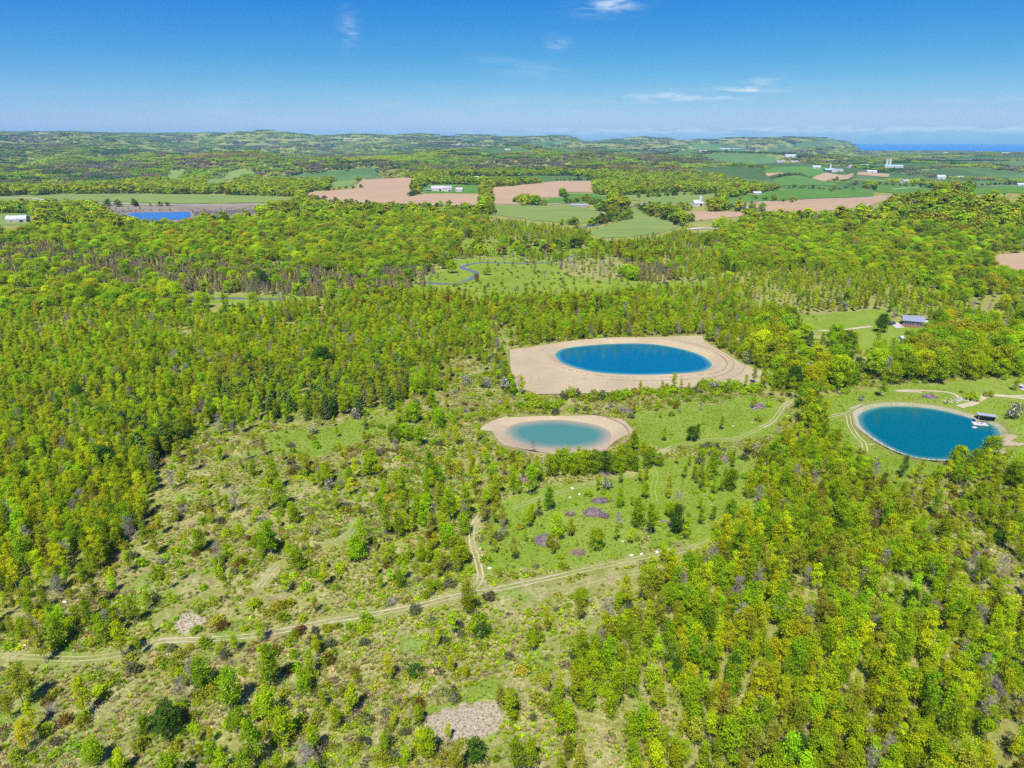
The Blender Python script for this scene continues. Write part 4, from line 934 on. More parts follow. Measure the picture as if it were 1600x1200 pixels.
HERO_OUT = []
for px_, py_, kind, sc, tn, word in HERO:
    g = G(px_, py_); HERO_OUT.append((kind, g[0], g[1], sc, T0[tn]*rng.uniform(.92, 1.08), word))
ALL = {k: np.concatenate(v) for k, v in PTS.items()}
# nothing grows through the picked-out plants' trunks or on the yards and buildings
KEEP = [(g[1], g[2], 1.2 if g[0] != 'leafy_tree' else 3.0*g[3]) for g in HERO_OUT]
YARD = [(G(1425, 505), 11), (G(1394, 506), 6), (G(1412, 531), 7), (G(1540, 650), 9), (G(1531, 662), 5), (G(1562, 680), 4), (G(30, 346), 20), (G(52, 336), 10), (G(695, 298), 45), (G(720, 298), 25), (G(905, 322), 26), (G(1092, 320), 26), (G(1186, 303), 24), (G(1160, 327), 16), (G(1565, 524), 8)]
for (c, rr) in YARD: KEEP.append((c[0], c[1], rr))
for k in ALL:
    A = ALL[k]
    if k == 'grove': continue
    ok = np.ones(len(A), bool)
    for cx, cy, rr in KEEP: ok &= (A[:, 0]-cx)**2+(A[:, 1]-cy)**2 > rr*rr
    ALL[k] = A[ok]

# ------------------------------------------------------------------ masses by geometry nodes (what is past the countable few hundred)
def scatter(name, kind, A, label):
    if not len(A): return
    n = len(A); z = H(A[:, 0], A[:, 1])-.02; me = bpy.data.meshes.new(name); me.vertices.add(n)
    me.vertices.foreach_set('co', np.c_[A[:, 0], A[:, 1], z].astype(np.float32).ravel())
    sc = A[:, 2:3]*np.c_[rng.uniform(.85, 1.15, n), rng.uniform(.85, 1.15, n), rng.uniform(.88, 1.15, n)]
    if kind in ('leafy_tree', 'far_round'): sc[:, :2] *= 1.22; sc[:, 2] *= .88
    if kind == 'grove': sc[:, 2] = .85*rng.uniform(.8, 1.2, n)
    a = me.attributes.new('size', 'FLOAT_VECTOR', 'POINT'); a.data.foreach_set('vector', sc.astype(np.float32).ravel())
    rot = np.c_[rng.normal(0, .04, n), rng.normal(0, .04, n), rng.uniform(0, 6.28, n)]
    if kind == 'grove': rot[:, :2] = 0
    a = me.attributes.new('turn', 'FLOAT_VECTOR', 'POINT'); a.data.foreach_set('vector', rot.astype(np.float32).ravel())
    a = me.attributes.new('pick', 'INT', 'POINT'); a.data.foreach_set('value', rng.integers(0, len(PROTO[kind]), n).astype(np.int32))
    a = me.attributes.new('tint', 'FLOAT_COLOR', 'POINT'); a.data.foreach_set('color', np.c_[np.clip(A[:, 3:6], .004, 1), np.ones(n)].astype(np.float32).ravel())
    o = bpy.data.objects.new(name, me); col.objects.link(o)
    g = bpy.data.node_groups.new(name, 'GeometryNodeTree'); g.interface.new_socket('Geometry', in_out='INPUT', socket_type='NodeSocketGeometry'); g.interface.new_socket('Geometry', in_out='OUTPUT', socket_type='NodeSocketGeometry')
    gi = N(g, 'NodeGroupInput'); go = N(g, 'NodeGroupOutput'); ip = N(g, 'GeometryNodeInstanceOnPoints'); ci = N(g, 'GeometryNodeCollectionInfo')
    ci.inputs[0].default_value = proto_col[kind]; ci.inputs[1].default_value = True; ci.inputs[2].default_value = True
    def na_(nm, typ):
        q = N(g, 'GeometryNodeInputNamedAttribute', data_type=typ); q.inputs[0].default_value = nm; return q.outputs[0]
    g.links.new(gi.outputs[0], ip.inputs['Points']); g.links.new(ci.outputs[0], ip.inputs['Instance']); ip.inputs['Pick Instance'].default_value = True
    g.links.new(na_('pick', 'INT'), ip.inputs['Instance Index']); g.links.new(na_('turn', 'FLOAT_VECTOR'), ip.inputs['Rotation']); g.links.new(na_('size', 'FLOAT_VECTOR'), ip.inputs['Scale'])
    g.links.new(ip.outputs[0], go.inputs[0]); md = o.modifiers.new('scatter', 'NODES'); md.node_group = g
    return tag(o, label, kind='stuff')

# ------------------------------------------------------------------ countable plants as objects
ONES = 'zero one two three four five six seven eight nine ten eleven twelve thirteen fourteen fifteen sixteen seventeen eighteen nineteen'.split()
TENS = 'x x twenty thirty forty fifty sixty seventy eighty ninety'.split()
def num(n):
    n = int(round(min(max(n, 0), 99))); return ONES[n] if n < 20 else TENS[n//10]+('' if n % 10 == 0 else '-'+ONES[n % 10])
def place_words(px, py): return '%s percent across and %s percent down the photo' % (num(px/16), num(py/12))
NAMES = {'young_tree': ('tree', 'young trees with thin spring leaf', 'young tree'), 'leafy_tree': ('tree', 'broad trees in full leaf', 'leafy tree'), 'shrub': ('shrub', 'shrubs in the rough meadow', 'shrub'), 'bare_tree': ('tree', 'leafless grey trees', 'leafless tree'),
         'slender_tree': ('tree', 'slender trees in full leaf', 'slender tree'), 'pine_tree': ('tree', 'dark pines', 'pine'), 'cedar_tree': ('tree', 'brown-green cedars', 'cedar'), 'blossom_tree': ('tree', 'white flowering thorn trees', 'flowering thorn'), 'bare_bush': ('shrub', 'leafless violet-grey bushes', 'bare bush')}
def colour_word(t):
    r, g, b = t; rt = r/g
    if b > .04 and g < .13: return 'grey-green'
    if rt > 1.3: return 'rusty'
    if rt > .98: return 'yellow-olive' if g < .14 else 'golden'
    if rt > .82: return 'yellow-green'
    if g > .125: return 'vivid green'
    if g > .085: return 'green'
    return 'dark green'
def near_word(cov): return {FLOOR: 'in the thicket', SCRUB: 'in rough meadow', GRASS: 'on open grass', DRY: 'on dead straw'}.get(int(cov), 'in the wood')
def make_plant(kind, x, y, sc, tint, label, var=None, rz=None, wide=1.0):
    if label.startswith('enormous'): wide = 1.75
    L = PROTO[kind]; cm, tm, jm, h = L[var if var is not None else int(rng.integers(0, len(L)))]
    z = H1(x, y)-.02
    s = (sc*wide*rng.uniform(.92, 1.08), sc*wide*rng.uniform(.92, 1.08), sc*rng.uniform(.94, 1.06)); rz = rng.uniform(0, 6.28) if rz is None else rz
    if kind in ('shrub', 'bare_bush'):
        root = bpy.data.objects.new(kind, jm); col.objects.link(root); root['tint'] = (*[float(v) for v in tint], 1.0)
    else:
        root = bpy.data.objects.new(kind, None); col.objects.link(root)
        c = bpy.data.objects.new('crown', cm); col.objects.link(c); c.parent = root; c['tint'] = (*[float(v) for v in tint], 1.0)
        t = bpy.data.objects.new('trunk', tm); col.objects.link(t); t.parent = root
    root.location = (x, y, z); root.scale = s; root.rotation_euler = (rng.normal(0, .03), rng.normal(0, .03), rz)
    tag(root, label, NAMES[kind][0], NAMES[kind][1]); return root
used = {}
NEARS = ['', 'front', 'rear', 'lower', 'upper', 'inner', 'outer', 'partly hidden', 'close-set']
def uniq(lab):
    k = used.get(lab, 0); used[lab] = k+1
    return lab if k == 0 else (NEARS[min(k, 8)]+' '+lab)
for kind, x, y, sc, tint, word in HERO_OUT:
    px, py, d = project(x, y, H1(x, y)); noun = NAMES[kind][2]
    wd = word
    if kind == 'leafy_tree' and word == 'broad round golden': pass
    make_plant(kind, x, y, sc, tint, '%s %s %s, %s' % (word, noun, near_word(cover(np.array([x]), np.array([y]))[3][0]) if len(word.split()) < 3 else '', place_words(float(px), float(py))) if len(word.split()) < 2 else '%s %s, %s' % (word, noun, place_words(float(px), float(py))))
LIMIT = {'young_tree': 280, 'leafy_tree': 170, 'slender_tree': 200, 'shrub': 270, 'bare_tree': 90, 'pine_tree': 100, 'cedar_tree': 110, 'blossom_tree': 70, 'bare_bush': 70}
REST = {}
for kind, A in ALL.items():
    if kind not in LIMIT: REST[kind] = A; continue
    z = H(A[:, 0], A[:, 1]); px, py, dep = project(A[:, 0], A[:, 1], z+2); hgt = A[:, 2]*PROTO[kind][0][3]; size = hgt*F/np.maximum(dep, 1)
    ins = (px > 6) & (px < 1594) & (py > 10) & (py < 1192); size = np.where(ins, size, 0); order = np.argsort(-size); pick = order[:LIMIT[kind]]; pick = pick[size[pick] > 0]
    cv = cover(A[pick, 0], A[pick, 1])[3]
    for j, i in enumerate(pick):
        x, y, sc = A[i, :3]; tn = A[i, 3:6]; hw = 'tall' if hgt[i] > PROTO[kind][0][3]*.98 else ('small' if hgt[i] < PROTO[kind][0][3]*.68 else 'mid-sized')
        cw = colour_word(tn) if kind not in ('bare_tree', 'blossom_tree', 'bare_bush') else {'bare_tree': 'grey', 'blossom_tree': 'white', 'bare_bush': 'violet-grey'}[kind]
        lab = '%s %s %s %s, %s' % (hw, cw, NAMES[kind][2], near_word(cv[j]), place_words(px[i], py[i]))
        if len(lab.split()) > 16: lab = '%s %s %s, %s' % (hw, cw, NAMES[kind][2], place_words(px[i], py[i]))
        lab0 = lab; lab = uniq(lab)
        if len(lab.split()) > 16: lab = lab.replace(' in the thicket', '').replace(' in rough meadow', '').replace(' on open grass', '')
        make_plant(kind, x, y, sc, tn, lab)
    keep = np.ones(len(A), bool); keep[pick] = False; REST[kind] = A[keep]
SN = {'young_tree': ('young_woodland', 'dense mass of slim yellow-green young trees'), 'leafy_tree': ('leafy_woodland', 'mass of broad green trees across the valley'), 'slender_tree': ('slender_woodland', 'mass of slender green trees'), 'shrub': ('shrubbery', 'scattered low shrubs filling the rough ground'), 'bare_tree': ('leafless_woodland', 'scattered leafless grey trees in the woods'), 'pine_tree': ('pine_woodland', 'mass of dark pines'),
      'cedar_tree': ('cedar_woodland', 'band of brown-green cedars'), 'blossom_tree': ('flowering_thicket', 'scattered white flowering thorns'), 'bare_bush': ('leafless_thicket', 'violet-grey leafless bushes'), 'far_round': ('distant_woods', 'rounded trees of the woods beyond the river'), 'far_young': ('distant_young_woods', 'slim trees of the woods beyond the river'),
      'grove': ('distant_forest', 'forest covering the far hills'), 'tussock': ('dead_grass', 'straw-coloured grass tussocks'), 'bramble': ('undergrowth', 'low brambles and weeds')}
for kind, A in REST.items():
    scatter(SN[kind][0], kind, A, SN[kind][1])
print('PLANTS', {k: len(v) for k, v in REST.items()})

# ------------------------------------------------------------------ built things
for k, c1, c2 in (('white_wall', (.56, .55, .53), (.46, .45, .43)), ('white_roof', (.50, .51, .52), (.40, .41, .43)), ('slate_roof', (.23, .26, .33), (.17, .2, .27)), ('blue_wall', (.07, .11, .15), (.05, .08, .11)),
                  ('grey_wall', (.42, .39, .36), (.3, .28, .26)), ('red_deck', (.32, .15, .10), (.24, .11, .08)), ('glass', (.03, .04, .06), (.02, .03, .04)), ('dark', (.03, .03, .03), (.02, .02, .02)), ('weathered_wood', (.33, .27, .20), (.22, .17, .12)),
                  ('grey_roof', (.36, .38, .42), (.28, .30, .34)), ('pink_roof', (.50, .42, .44), (.40, .34, .36)), ('teal_roof', (.30, .45, .50), (.25, .38, .43)), ('yellow', (.80, .42, .02), (.7, .36, .02)), ('steel', (.45, .46, .48), (.35, .36, .38)), ('brown_wall', (.25, .16, .10), (.18, .11, .07)), ('car_paint', (.05, .06, .09), (.04, .05, .08)), ('rubber', (.02, .02, .02), (.015, .015, .015))):
    M[k] = simple(k, c1, c2, 1.3, .35 if k in ('yellow', 'car_paint', 'glass') else .75, spec=.5 if k in ('yellow', 'car_paint', 'glass') else .25)
def bm_obj(name, build, mat, parent=None, loc=None, bevel=0):
    bm = bmesh.new(); build(bm)
    if bevel: bmesh.ops.bevel(bm, geom=bm.edges[:], offset=bevel, segments=1, affect='EDGES')
    bmesh.ops.recalc_face_normals(bm, faces=bm.faces[:]); me = bpy.data.meshes.new(name); bm.to_mesh(me); bm.free(); me.materials.append(mat)
    o = bpy.data.objects.new(name, me); col.objects.link(o)
    if parent: o.parent = parent
    if loc is not None: o.location = loc
    return o
def box(bm, x0, x1, y0, y1, z0, z1):
    v = [bm.verts.new(p) for p in ((x0, y0, z0), (x1, y0, z0), (x1, y1, z0), (x0, y1, z0), (x0, y0, z1), (x1, y0, z1), (x1, y1, z1), (x0, y1, z1))]
    for f in ((0, 3, 2, 1), (4, 5, 6, 7), (0, 1, 5, 4), (1, 2, 6, 5), (2, 3, 7, 6), (3, 0, 4, 7)): bm.faces.new([v[i] for i in f])
def prism(bm, prof, x0, x1):      # profile in y,z swept along x
    a = [bm.verts.new((x0, y, z)) for y, z in prof]; b = [bm.verts.new((x1, y, z)) for y, z in prof]; n = len(prof)
    bm.faces.new(a); bm.faces.new(b[::-1])
    for i in range(n): bm.faces.new((a[i], a[(i+1) % n], b[(i+1) % n], b[i]))
def tubeb(bm, p0, p1, r0, r1=None, n=8):
    r1 = r0 if r1 is None else r1; p0 = Vector(p0); p1 = Vector(p1); d = (p1-p0).normalized(); a = d.orthogonal().normalized(); b = d.cross(a)
    A = [bm.verts.new(p0+(a*math.cos(t)+b*math.sin(t))*r0) for t in [2*math.pi*i/n for i in range(n)]]
    B = [bm.verts.new(p1+(a*math.cos(t)+b*math.sin(t))*r1) for t in [2*math.pi*i/n for i in range(n)]]
    for i in range(n): bm.faces.new((A[i], A[(i+1) % n], B[(i+1) % n], B[i]))
    bm.faces.new(A[::-1]); bm.faces.new(B)
def house(name, cat, label, px, py, L, Wd, hw, hr, rz, wall, roof, group=None, nwin=3, door=True, over=.5, chim=False, doorw=1.0, loc=None, dome=False):
    g = G(px, py) if loc is None else loc; r = empty(name, (g[0], g[1], H1(g[0], g[1])-.15), R(rz)); tag(r, label, cat, group)
    prof = [(-Wd/2, 0), (Wd/2, 0), (Wd/2, hw), (0, hw+hr), (-Wd/2, hw)]
    bm_obj('wall', lambda b: prism(b, prof, -L/2, L/2), M[wall], r)
    t = .22; s = hr/(Wd/2); e = over
    if dome:
        pr = [((Wd/2+.2)*math.cos(a), hw+(hr+.3)*math.sin(a)) for a in np.linspace(0, math.pi, 11)]+[((Wd/2)*math.cos(a), hw-.02+(hr+.1)*math.sin(a)) for a in np.linspace(math.pi, 0, 11)]
        bm_obj('roof', lambda b: prism(b, pr, -L/2-.3, L/2+.3), M[roof], r)
    else:
        rp = [(-Wd/2-e, hw-e*s+.03), (0, hw+hr+.03), (Wd/2+e, hw-e*s+.03), (Wd/2+e, hw-e*s+t+.03), (0, hw+hr+t+.03), (-Wd/2-e, hw-e*s+t+.03)]
        rf = bm_obj('roof', lambda b: prism(b, rp, -L/2-e, L/2+e), M[roof], r)
        if chim: bm_obj('chimney', lambda b: box(b, L*.2, L*.2+.8, -.4, .4, hw+hr*.6, hw+hr+1.1), M['grey_wall'], rf)
    for k in range(nwin):
        x = -L/2+L*(k+.5)/nwin
        for sy in (-1, 1):
            if door and sy < 0 and k == nwin//2: continue
            ww = min(1.5, L/nwin*.35); wy = sy*(Wd/2+.02)
            w_ = bm_obj('window', lambda b: box(b, x-ww/2-.12, x+ww/2+.12, min(wy, wy-sy*.03), max(wy, wy-sy*.03)+.03, hw*.38, hw*.38+1.35), M['white_wall'], r)
            bm_obj('pane', lambda b: box(b, x-ww/2, x+ww/2, wy+sy*.045-.012, wy+sy*.045+.012, hw*.38+.12, hw*.38+1.23), M['glass'], w_)
    if door:
        x = -L/2+L*(nwin//2+.5)/max(nwin, 1); dh = min(hw*.85, 2.1 if doorw < 2 else 3.6)
        bm_obj('door', lambda b: box(b, x-doorw/2, x+doorw/2, -Wd/2-.06, -Wd/2+.01, .12, dh), M['dark' if doorw > 2 else 'brown_wall'], r)
    return r
# --- the homestead beyond the teal pond
hs_ = house('farmhouse', 'house', 'long low house with slate blue metal roof and a red deck, on the lawn', 1425, 507, 10.5, 7, 3.0, 2.0, -24, 'blue_wall', 'slate_roof', nwin=4, chim=True)
bm_obj('deck', lambda b: (box(b, -5.4, 3.2, -7.3, -3.75, .35, .6), [box(b, x, x+.15, y, y+.15, -.2, .35) for x in (-5.2, -1.2, 2.9) for y in (-7.2, -4.2)]), M['red_deck'], hs_)
bm_obj('railing', lambda b: (box(b, -5.4, 3.2, -7.34, -7.26, 1.35, 1.45), [box(b, x, x+.07, -7.33, -7.27, .6, 1.35) for x in np.linspace(-5.4, 3.1, 14)]), M['red_deck'], hs_)
bm_obj('steps', lambda b: [box(b, 3.2+.3*i, 3.5+.3*i, -6.5, -5, -.1, .5-.16*i) for i in range(4)], M['weathered_wood'], hs_)
bm_obj('porch', lambda b: (box(b, 5.3, 7.8, -2.6, 2.6, 2.6, 2.75), [box(b, x, x+.15, y, y+.15, 0, 2.6) for x in (7.5,) for y in (-2.5, 0, 2.4)]), M['white_wall'], hs_)
house('garden_shed', 'shed', 'small white shed with its dark end turned to the lawn, in front of the house', 1410, 533, 3.6, 2.6, 2.1, .8, 20, 'white_wall', 'white_roof', nwin=1, door=True)
house('cabin', 'cabin', 'grey-roofed cabin half hidden by trees beside the pale driveway', 1565, 526, 11, 7, 2.8, 2.0, -16, 'grey_wall', 'grey_roof', nwin=3)
house('cabin', 'cabin', 'small blue-grey cabin in deep shade above the golden willow', 1514, 500, 5, 4, 2.5, 1.4, 10, 'grey_wall', 'slate_roof', nwin=2)
def car(px, py, rz, label):
    g = G(px, py); r = empty('parked_car', (g[0], g[1], H1(*g)+.12), R(rz)); tag(r, label, 'car')
    P = [(-2.3, .35), (-2.35, .85), (-1.9, 1.0), (-1.5, 1.02), (-.9, 1.55), (.9, 1.6), (1.7, 1.02), (2.3, .9), (2.35, .4)]
    def body(b):
        A = [b.verts.new((x, -.9 if z < 1.2 else -.7, z)) for x, z in P]; B = [b.verts.new((x, .9 if z < 1.2 else .7, z)) for x, z in P]; n = len(P)
        b.faces.new(A); b.faces.new(B[::-1])
        for i in range(n): b.faces.new((A[i], A[(i+1) % n], B[(i+1) % n], B[i]))
    bm_obj('body', body, M['car_paint'], r, bevel=.03)
    bm_obj('windscreen', lambda b: prism(b, [(-.62, 1.1), (.62, 1.1), (.58, 1.5), (-.58, 1.5)], 1.0, 1.55), M['glass'], r)
    for x in (-1.45, 1.45):
        for y in (-.92, .92):
            wl_ = bm_obj('wheel', lambda b: tubeb(b, (x, y-.11, .33), (x, y+.11, .33), .33, n=12), M['rubber'], r)
            bm_obj('rim', lambda b: tubeb(b, (x, y-.125, .33), (x, y+.125, .33), .18, n=8), M['steel'], wl_)
    for y in (-.6, .6): bm_obj('headlight', lambda b: box(b, 2.25, 2.37, y-.15, y+.15, .68, .82), M['white_wall'], r)
car(1394, 507, 35, 'dark blue car parked on the pale patio beside the house')
g = G(1444, 500); r = empty('utility_pole', (g[0], g[1], H1(*g)), .3); tag(r, 'slim pale utility pole with a crossarm behind the house', 'pole')
bm_obj('post', lambda b: tubeb(b, (0, 0, -.5), (0, 0, 9.5), .14, .1), M['steel'], r); bm_obj('crossarm', lambda b: box(b, -1, 1, -.06, .06, 8.7, 8.85), M['weathered_wood'], r)
for x in (-.85, .85): bm_obj('insulator', lambda b: tubeb(b, (x, 0, 8.85), (x, 0, 9.05), .06), M['white_wall'], r)
# --- by the teal pond
g = G(1540, 655); z0 = H1(*g); r = empty('pond_shelter', (g[0], g[1], z0), R(-24)); tag(r, 'open-fronted wooden shelter with a flat grey roof above the dock', 'shelter')
for x in (-2.6, 2.6):
    for y in (-1.5, 1.5): bm_obj('post', lambda b: box(b, x-.08, x+.08, y-.08, y+.08, -.3, 2.5 if y < 0 else 2.2), M['weathered_wood'], r)
bm_obj('roof', lambda b: prism(b, [(-2.0, 2.55), (2.0, 2.2), (2.0, 2.34), (-2.0, 2.69)], -3.1, 3.1), M['grey_roof'], r)
for k in range(6): bm_obj('plank', lambda b: box(b, -2.5, 2.5, 1.42, 1.46, .05+.36*k, .38+.36*k), M['weathered_wood'], r)
bm_obj('side_wall', lambda b: box(b, 2.62, 2.7, -1.4, 1.4, .05, 2.2), M['weathered_wood'], r); bm_obj('floor_deck', lambda b: box(b, -2.5, 2.5, -1.4, 1.38, .0, .14), M['weathered_wood'], r)
g = flat_at(1531, 662.5, W3+.3); r = empty('dock', (g[0], g[1], W3), R(-14)); tag(r, 'white swimming dock with a ramp at the edge of the teal pond', 'dock')
for k in range(8): bm_obj('plank', lambda b: box(b, -2.4, 2.4, -1.6+.4*k, -1.23+.4*k, .38, .46), M['white_wall'], r)
bm_obj('frame', lambda b: (box(b, -2.35, 2.35, -1.55, -1.4, .1, .38), box(b, -2.35, 2.35, 1.35, 1.5, .1, .38), box(b, -2.3, -2.1, -1.4, 1.35, .1, .38), box(b, 2.1, 2.3, -1.4, 1.35, .1, .38)), M['weathered_wood'], r)
bm_obj('ramp', lambda b: prism(b, [(1.62, .38), (5.0, .9), (5.0, 1.0), (1.62, .46)], -.7, .7), M['weathered_wood'], r)
for x in (-2.2, 2.2): bm_obj('float', lambda b: tubeb(b, (x, -1.5, .02), (x, 1.5, .02), .28, n=10), M['steel'], r)
bm_obj('ladder', lambda b: [tubeb(b, (x, -1.7, -.7), (x, -1.7, 1.1), .03, n=6) for x in (1.0, 1.5)]+[tubeb(b, (1.0, -1.7, z), (1.5, -1.7, z), .025, n=6) for z in (-.5, -.2, .1, .4)], M['steel'], r)
def chair(x, y, lab):
    q = flat_at(x, y, W3+.5); rr = empty('deck_chair', (q[0], q[1], W3+.47), R(150+30*rng.uniform())); tag(rr, lab, 'chair')
    bm_obj('seat', lambda b: box(b, -.28, .28, -.28, .28, .36, .41), M['pink_roof'], rr); bm_obj('backrest', lambda b: prism(b, [(.26, .4), (.31, .4), (.48, .95), (.43, .95)], -.28, .28), M['pink_roof'], rr)
    for a in (-.24, .24):
        for c in (-.24, .24): bm_obj('leg', lambda b: box(b, a-.025, a+.025, c-.025, c+.025, 0, .36), M['white_wall'], rr)
chair(1528, 661, 'pinkish deck chair on the shelter side of the white dock'); chair(1534, 662.5, 'pinkish deck chair nearer the beach on the white dock')
g = flat_at(1522.5, 668.8, W3); r = empty('swim_raft', (g[0], g[1], W3+.05), .3); tag(r, 'tiny white float lying off the corner of the dock', 'raft')
bm_obj('deck', lambda b: box(b, -.7, .7, -.7, .7, .16, .3), M['white_wall'], r, bevel=.05); bm_obj('float', lambda b: (tubeb(b, (-.5, -.6, .05), (-.5, .6, .05), .16), tubeb(b, (.5, -.6, .05), (.5, .6, .05), .16)), M['steel'], r)
g = G(1561, 679); r = empty('kayak', (g[0], g[1], H1(*g)+.1), R(8)); tag(r, 'bright yellow kayak drawn up on the small beach of the teal pond', 'kayak')
def hull(b):
    n = 13; rings = []
    for i in range(n):
        t = -1+2*i/(n-1); x = t*2.3; wd = .40*max(.02, 1-abs(t)**2.4); zt = .36+.16*abs(t)**3; zb = .02+.22*abs(t)**4
        rings.append([b.verts.new((x, wd*math.cos(a), (zt+zb)/2+(zt-zb)/2*math.sin(a))) for a in np.linspace(0, 2*math.pi, 10, endpoint=False)])
    for a_, b_ in zip(rings[:-1], rings[1:]):
        for k in range(10): b.faces.new((a_[k], a_[(k+1) % 10], b_[(k+1) % 10], b_[k]))
    b.faces.new(rings[0][::-1]); b.faces.new(rings[-1])
h_ = bm_obj('hull', hull, M['yellow'], r); h_.data.shade_smooth(); bm_obj('cockpit_rim', lambda b: [tubeb(b, (.6*math.cos(a), .25*math.sin(a), .39), (.6*math.cos(a+.53), .25*math.sin(a+.53), .39), .03, n=5) for a in np.arange(0, 6.2, .524)], M['dark'], r); bm_obj('seat', lambda b: box(b, -.3, .25, -.17, .17, .36, .40), M['dark'], r)
# --- stones
def rock_mesh(seed, s=1.0):
    rn = np.random.default_rng(seed); bm = bmesh.new(); bmesh.ops.create_icosphere(bm, subdivisions=2, radius=1)
    for v in bm.verts:
        k = .78+.4*float(vnoise(np.array([v.co.x*1.3+seed*9]), np.array([v.co.y*1.3+v.co.z*2]), .8, seed)[0]); v.co = Vector((v.co.x*k, v.co.y*k*.75, max(-.3, v.co.z*k*.55)))
    me = bpy.data.meshes.new('boulder'); bm.to_mesh(me); bm.free(); me.materials.append(M['stone']); return me
RM = [rock_mesh(i) for i in range(5)]
M['pale'] = simple('pale_stone', (.68, .64, .55), (.55, .50, .42), 2, .9, .3)
for px_, py_, s, w_ in ((751,858,.75,'first of four beside the looping track'),(754.5,869,.85,'second of four beside the looping track'),(760,877,.8,'third of four beside the looping track'),(765,888,.8,'lowest of four beside the looping track'),
    (894,763,.8,'highest of four in a line below the tree row'),(905.5,772.5,.8,'second of four in a line below the tree row'),(890.5,777.5,.7,'third of four in a line below the tree row'),(866,785,.95,'lowest of four in a line below the tree row'),
    (987,868,.9,'first of four along the meadow edge track'),(1002.5,866,.8,'second of four along the meadow edge track'),(1026.5,863,.9,'third of four along the meadow edge track'),(1047,860,1.0,'last of four along the meadow edge track'),
    (522,1025,.8,'alone below the main track among bushes'),(38,1010,.9,'near the photo edge above the main track'),(101,941,.8,'alone in the scrub above the main track'),(1128,668,.6,'first of three along the upper track'),(1146,666,.6,'second of three along the upper track'),(1175,660,.6,'last of three along the upper track'),(973,846,.45,'small and alone in the grass clearing'),(1067,812,.5,'near the small round vivid green tree')):
    g = G(px_, py_); me_ = RM[int(rng.integers(0, 5))].copy(); me_.materials.clear(); me_.materials.append(M['pale'])
    o = bpy.data.objects.new('boulder', me_); col.objects.link(o); o.location = (g[0], g[1], H1(*g)+.1*s); s = s*.62; o.scale = (s*1.15, s, s); o.rotation_euler = (0, 0, rng.uniform(0, 6.28)); tag(o, 'pale flat boulder, '+w_, 'boulder', 'pale boulders set out beside the tracks')
def joined_rocks(name, pts, smin, smax, mat, label, zoff=0, flat=.6):
    vs = []; fs = []; base = 0
    ic = bmesh.new(); bmesh.ops.create_icosphere(ic, subdivisions=1, radius=1); V0 = np.array([v.co[:] for v in ic.verts]); F0 = [[v.index for v in f.verts] for f in ic.faces]; ic.free()
    for p in pts:
        s = rng.uniform(smin, smax); a = rng.uniform(0, 6.28); Q = V0*(1+rng.normal(0, .16, (len(V0), 1)))*np.array([1.25, .85, flat])*s; c, s_ = math.cos(a), math.sin(a)
        Q = np.c_[Q[:, 0]*c-Q[:, 1]*s_, Q[:, 0]*s_+Q[:, 1]*c, Q[:, 2]]+np.array([p[0], p[1], H1(p[0], p[1])+zoff+s*.15]); vs.append(Q); fs += [[i+base for i in f] for f in F0]; base += len(V0)
    return tag(link_mesh(name, np.concatenate(vs), fs, mat), label, kind='stuff')
rim = inflate(POND3, 1.0); L_ = len(rim); pts = []
for i in range(L_):
    a, b = rim[i], rim[(i+1) % L_]; n = int(np.linalg.norm(b-a)/.42); pxx, pyy, _ = project(a[0], a[1], W3)
    if pxx > 1535 and pyy > 668: continue
    dn = 1.0 if (pxx < 1400 or pyy < 660) else .55
    for k in range(n+1):
        if rng.uniform() < dn: p = a+(b-a)*rng.uniform(); pts.append(p+rng.normal(0, .38, 2))
joined_rocks('rock_lining', pts, .18, .42, M['stone'], 'pale broken rocks lining the edge of the teal pond', .05)
C1 = GP([(1492,626),(1502,624),(1478,627)]); pts = []
for c, n, sg in ((C1[0], 34, 1.5), (C1[1], 30, 1.3), (C1[2], 12, 1.0)): pts += list(c+rng.normal(0, sg, (n, 2)))
joined_rocks('stone_rubble', pts, .2, .45, M['stone'], 'heap of whitish broken stone in the small pit beyond the teal pond', .1)
pts = [p for p in np.c_[rng.uniform(SAND1[:, 0].min(), SAND1[:, 0].max(), 900), rng.uniform(SAND1[:, 1].min(), SAND1[:, 1].max(), 900)] if in_poly([p[0]], [p[1]], SAND1)[0] and seg_dist(np.array([p[0]]), np.array([p[1]]), POND1)[0] > 6 and not in_poly([p[0]], [p[1]], POND1)[0] and fbm(np.array([p[0]]), np.array([p[1]]), 12, 5, 2)[0] > .5]
M['clod'] = simple('earth_clod', (.22, .17, .12), (.14, .11, .08), 3, .95)
joined_rocks('earth_clods', pts[:260], .08, .28, M['clod'], 'dark clods and stones strewn on the sandy bank', .05)
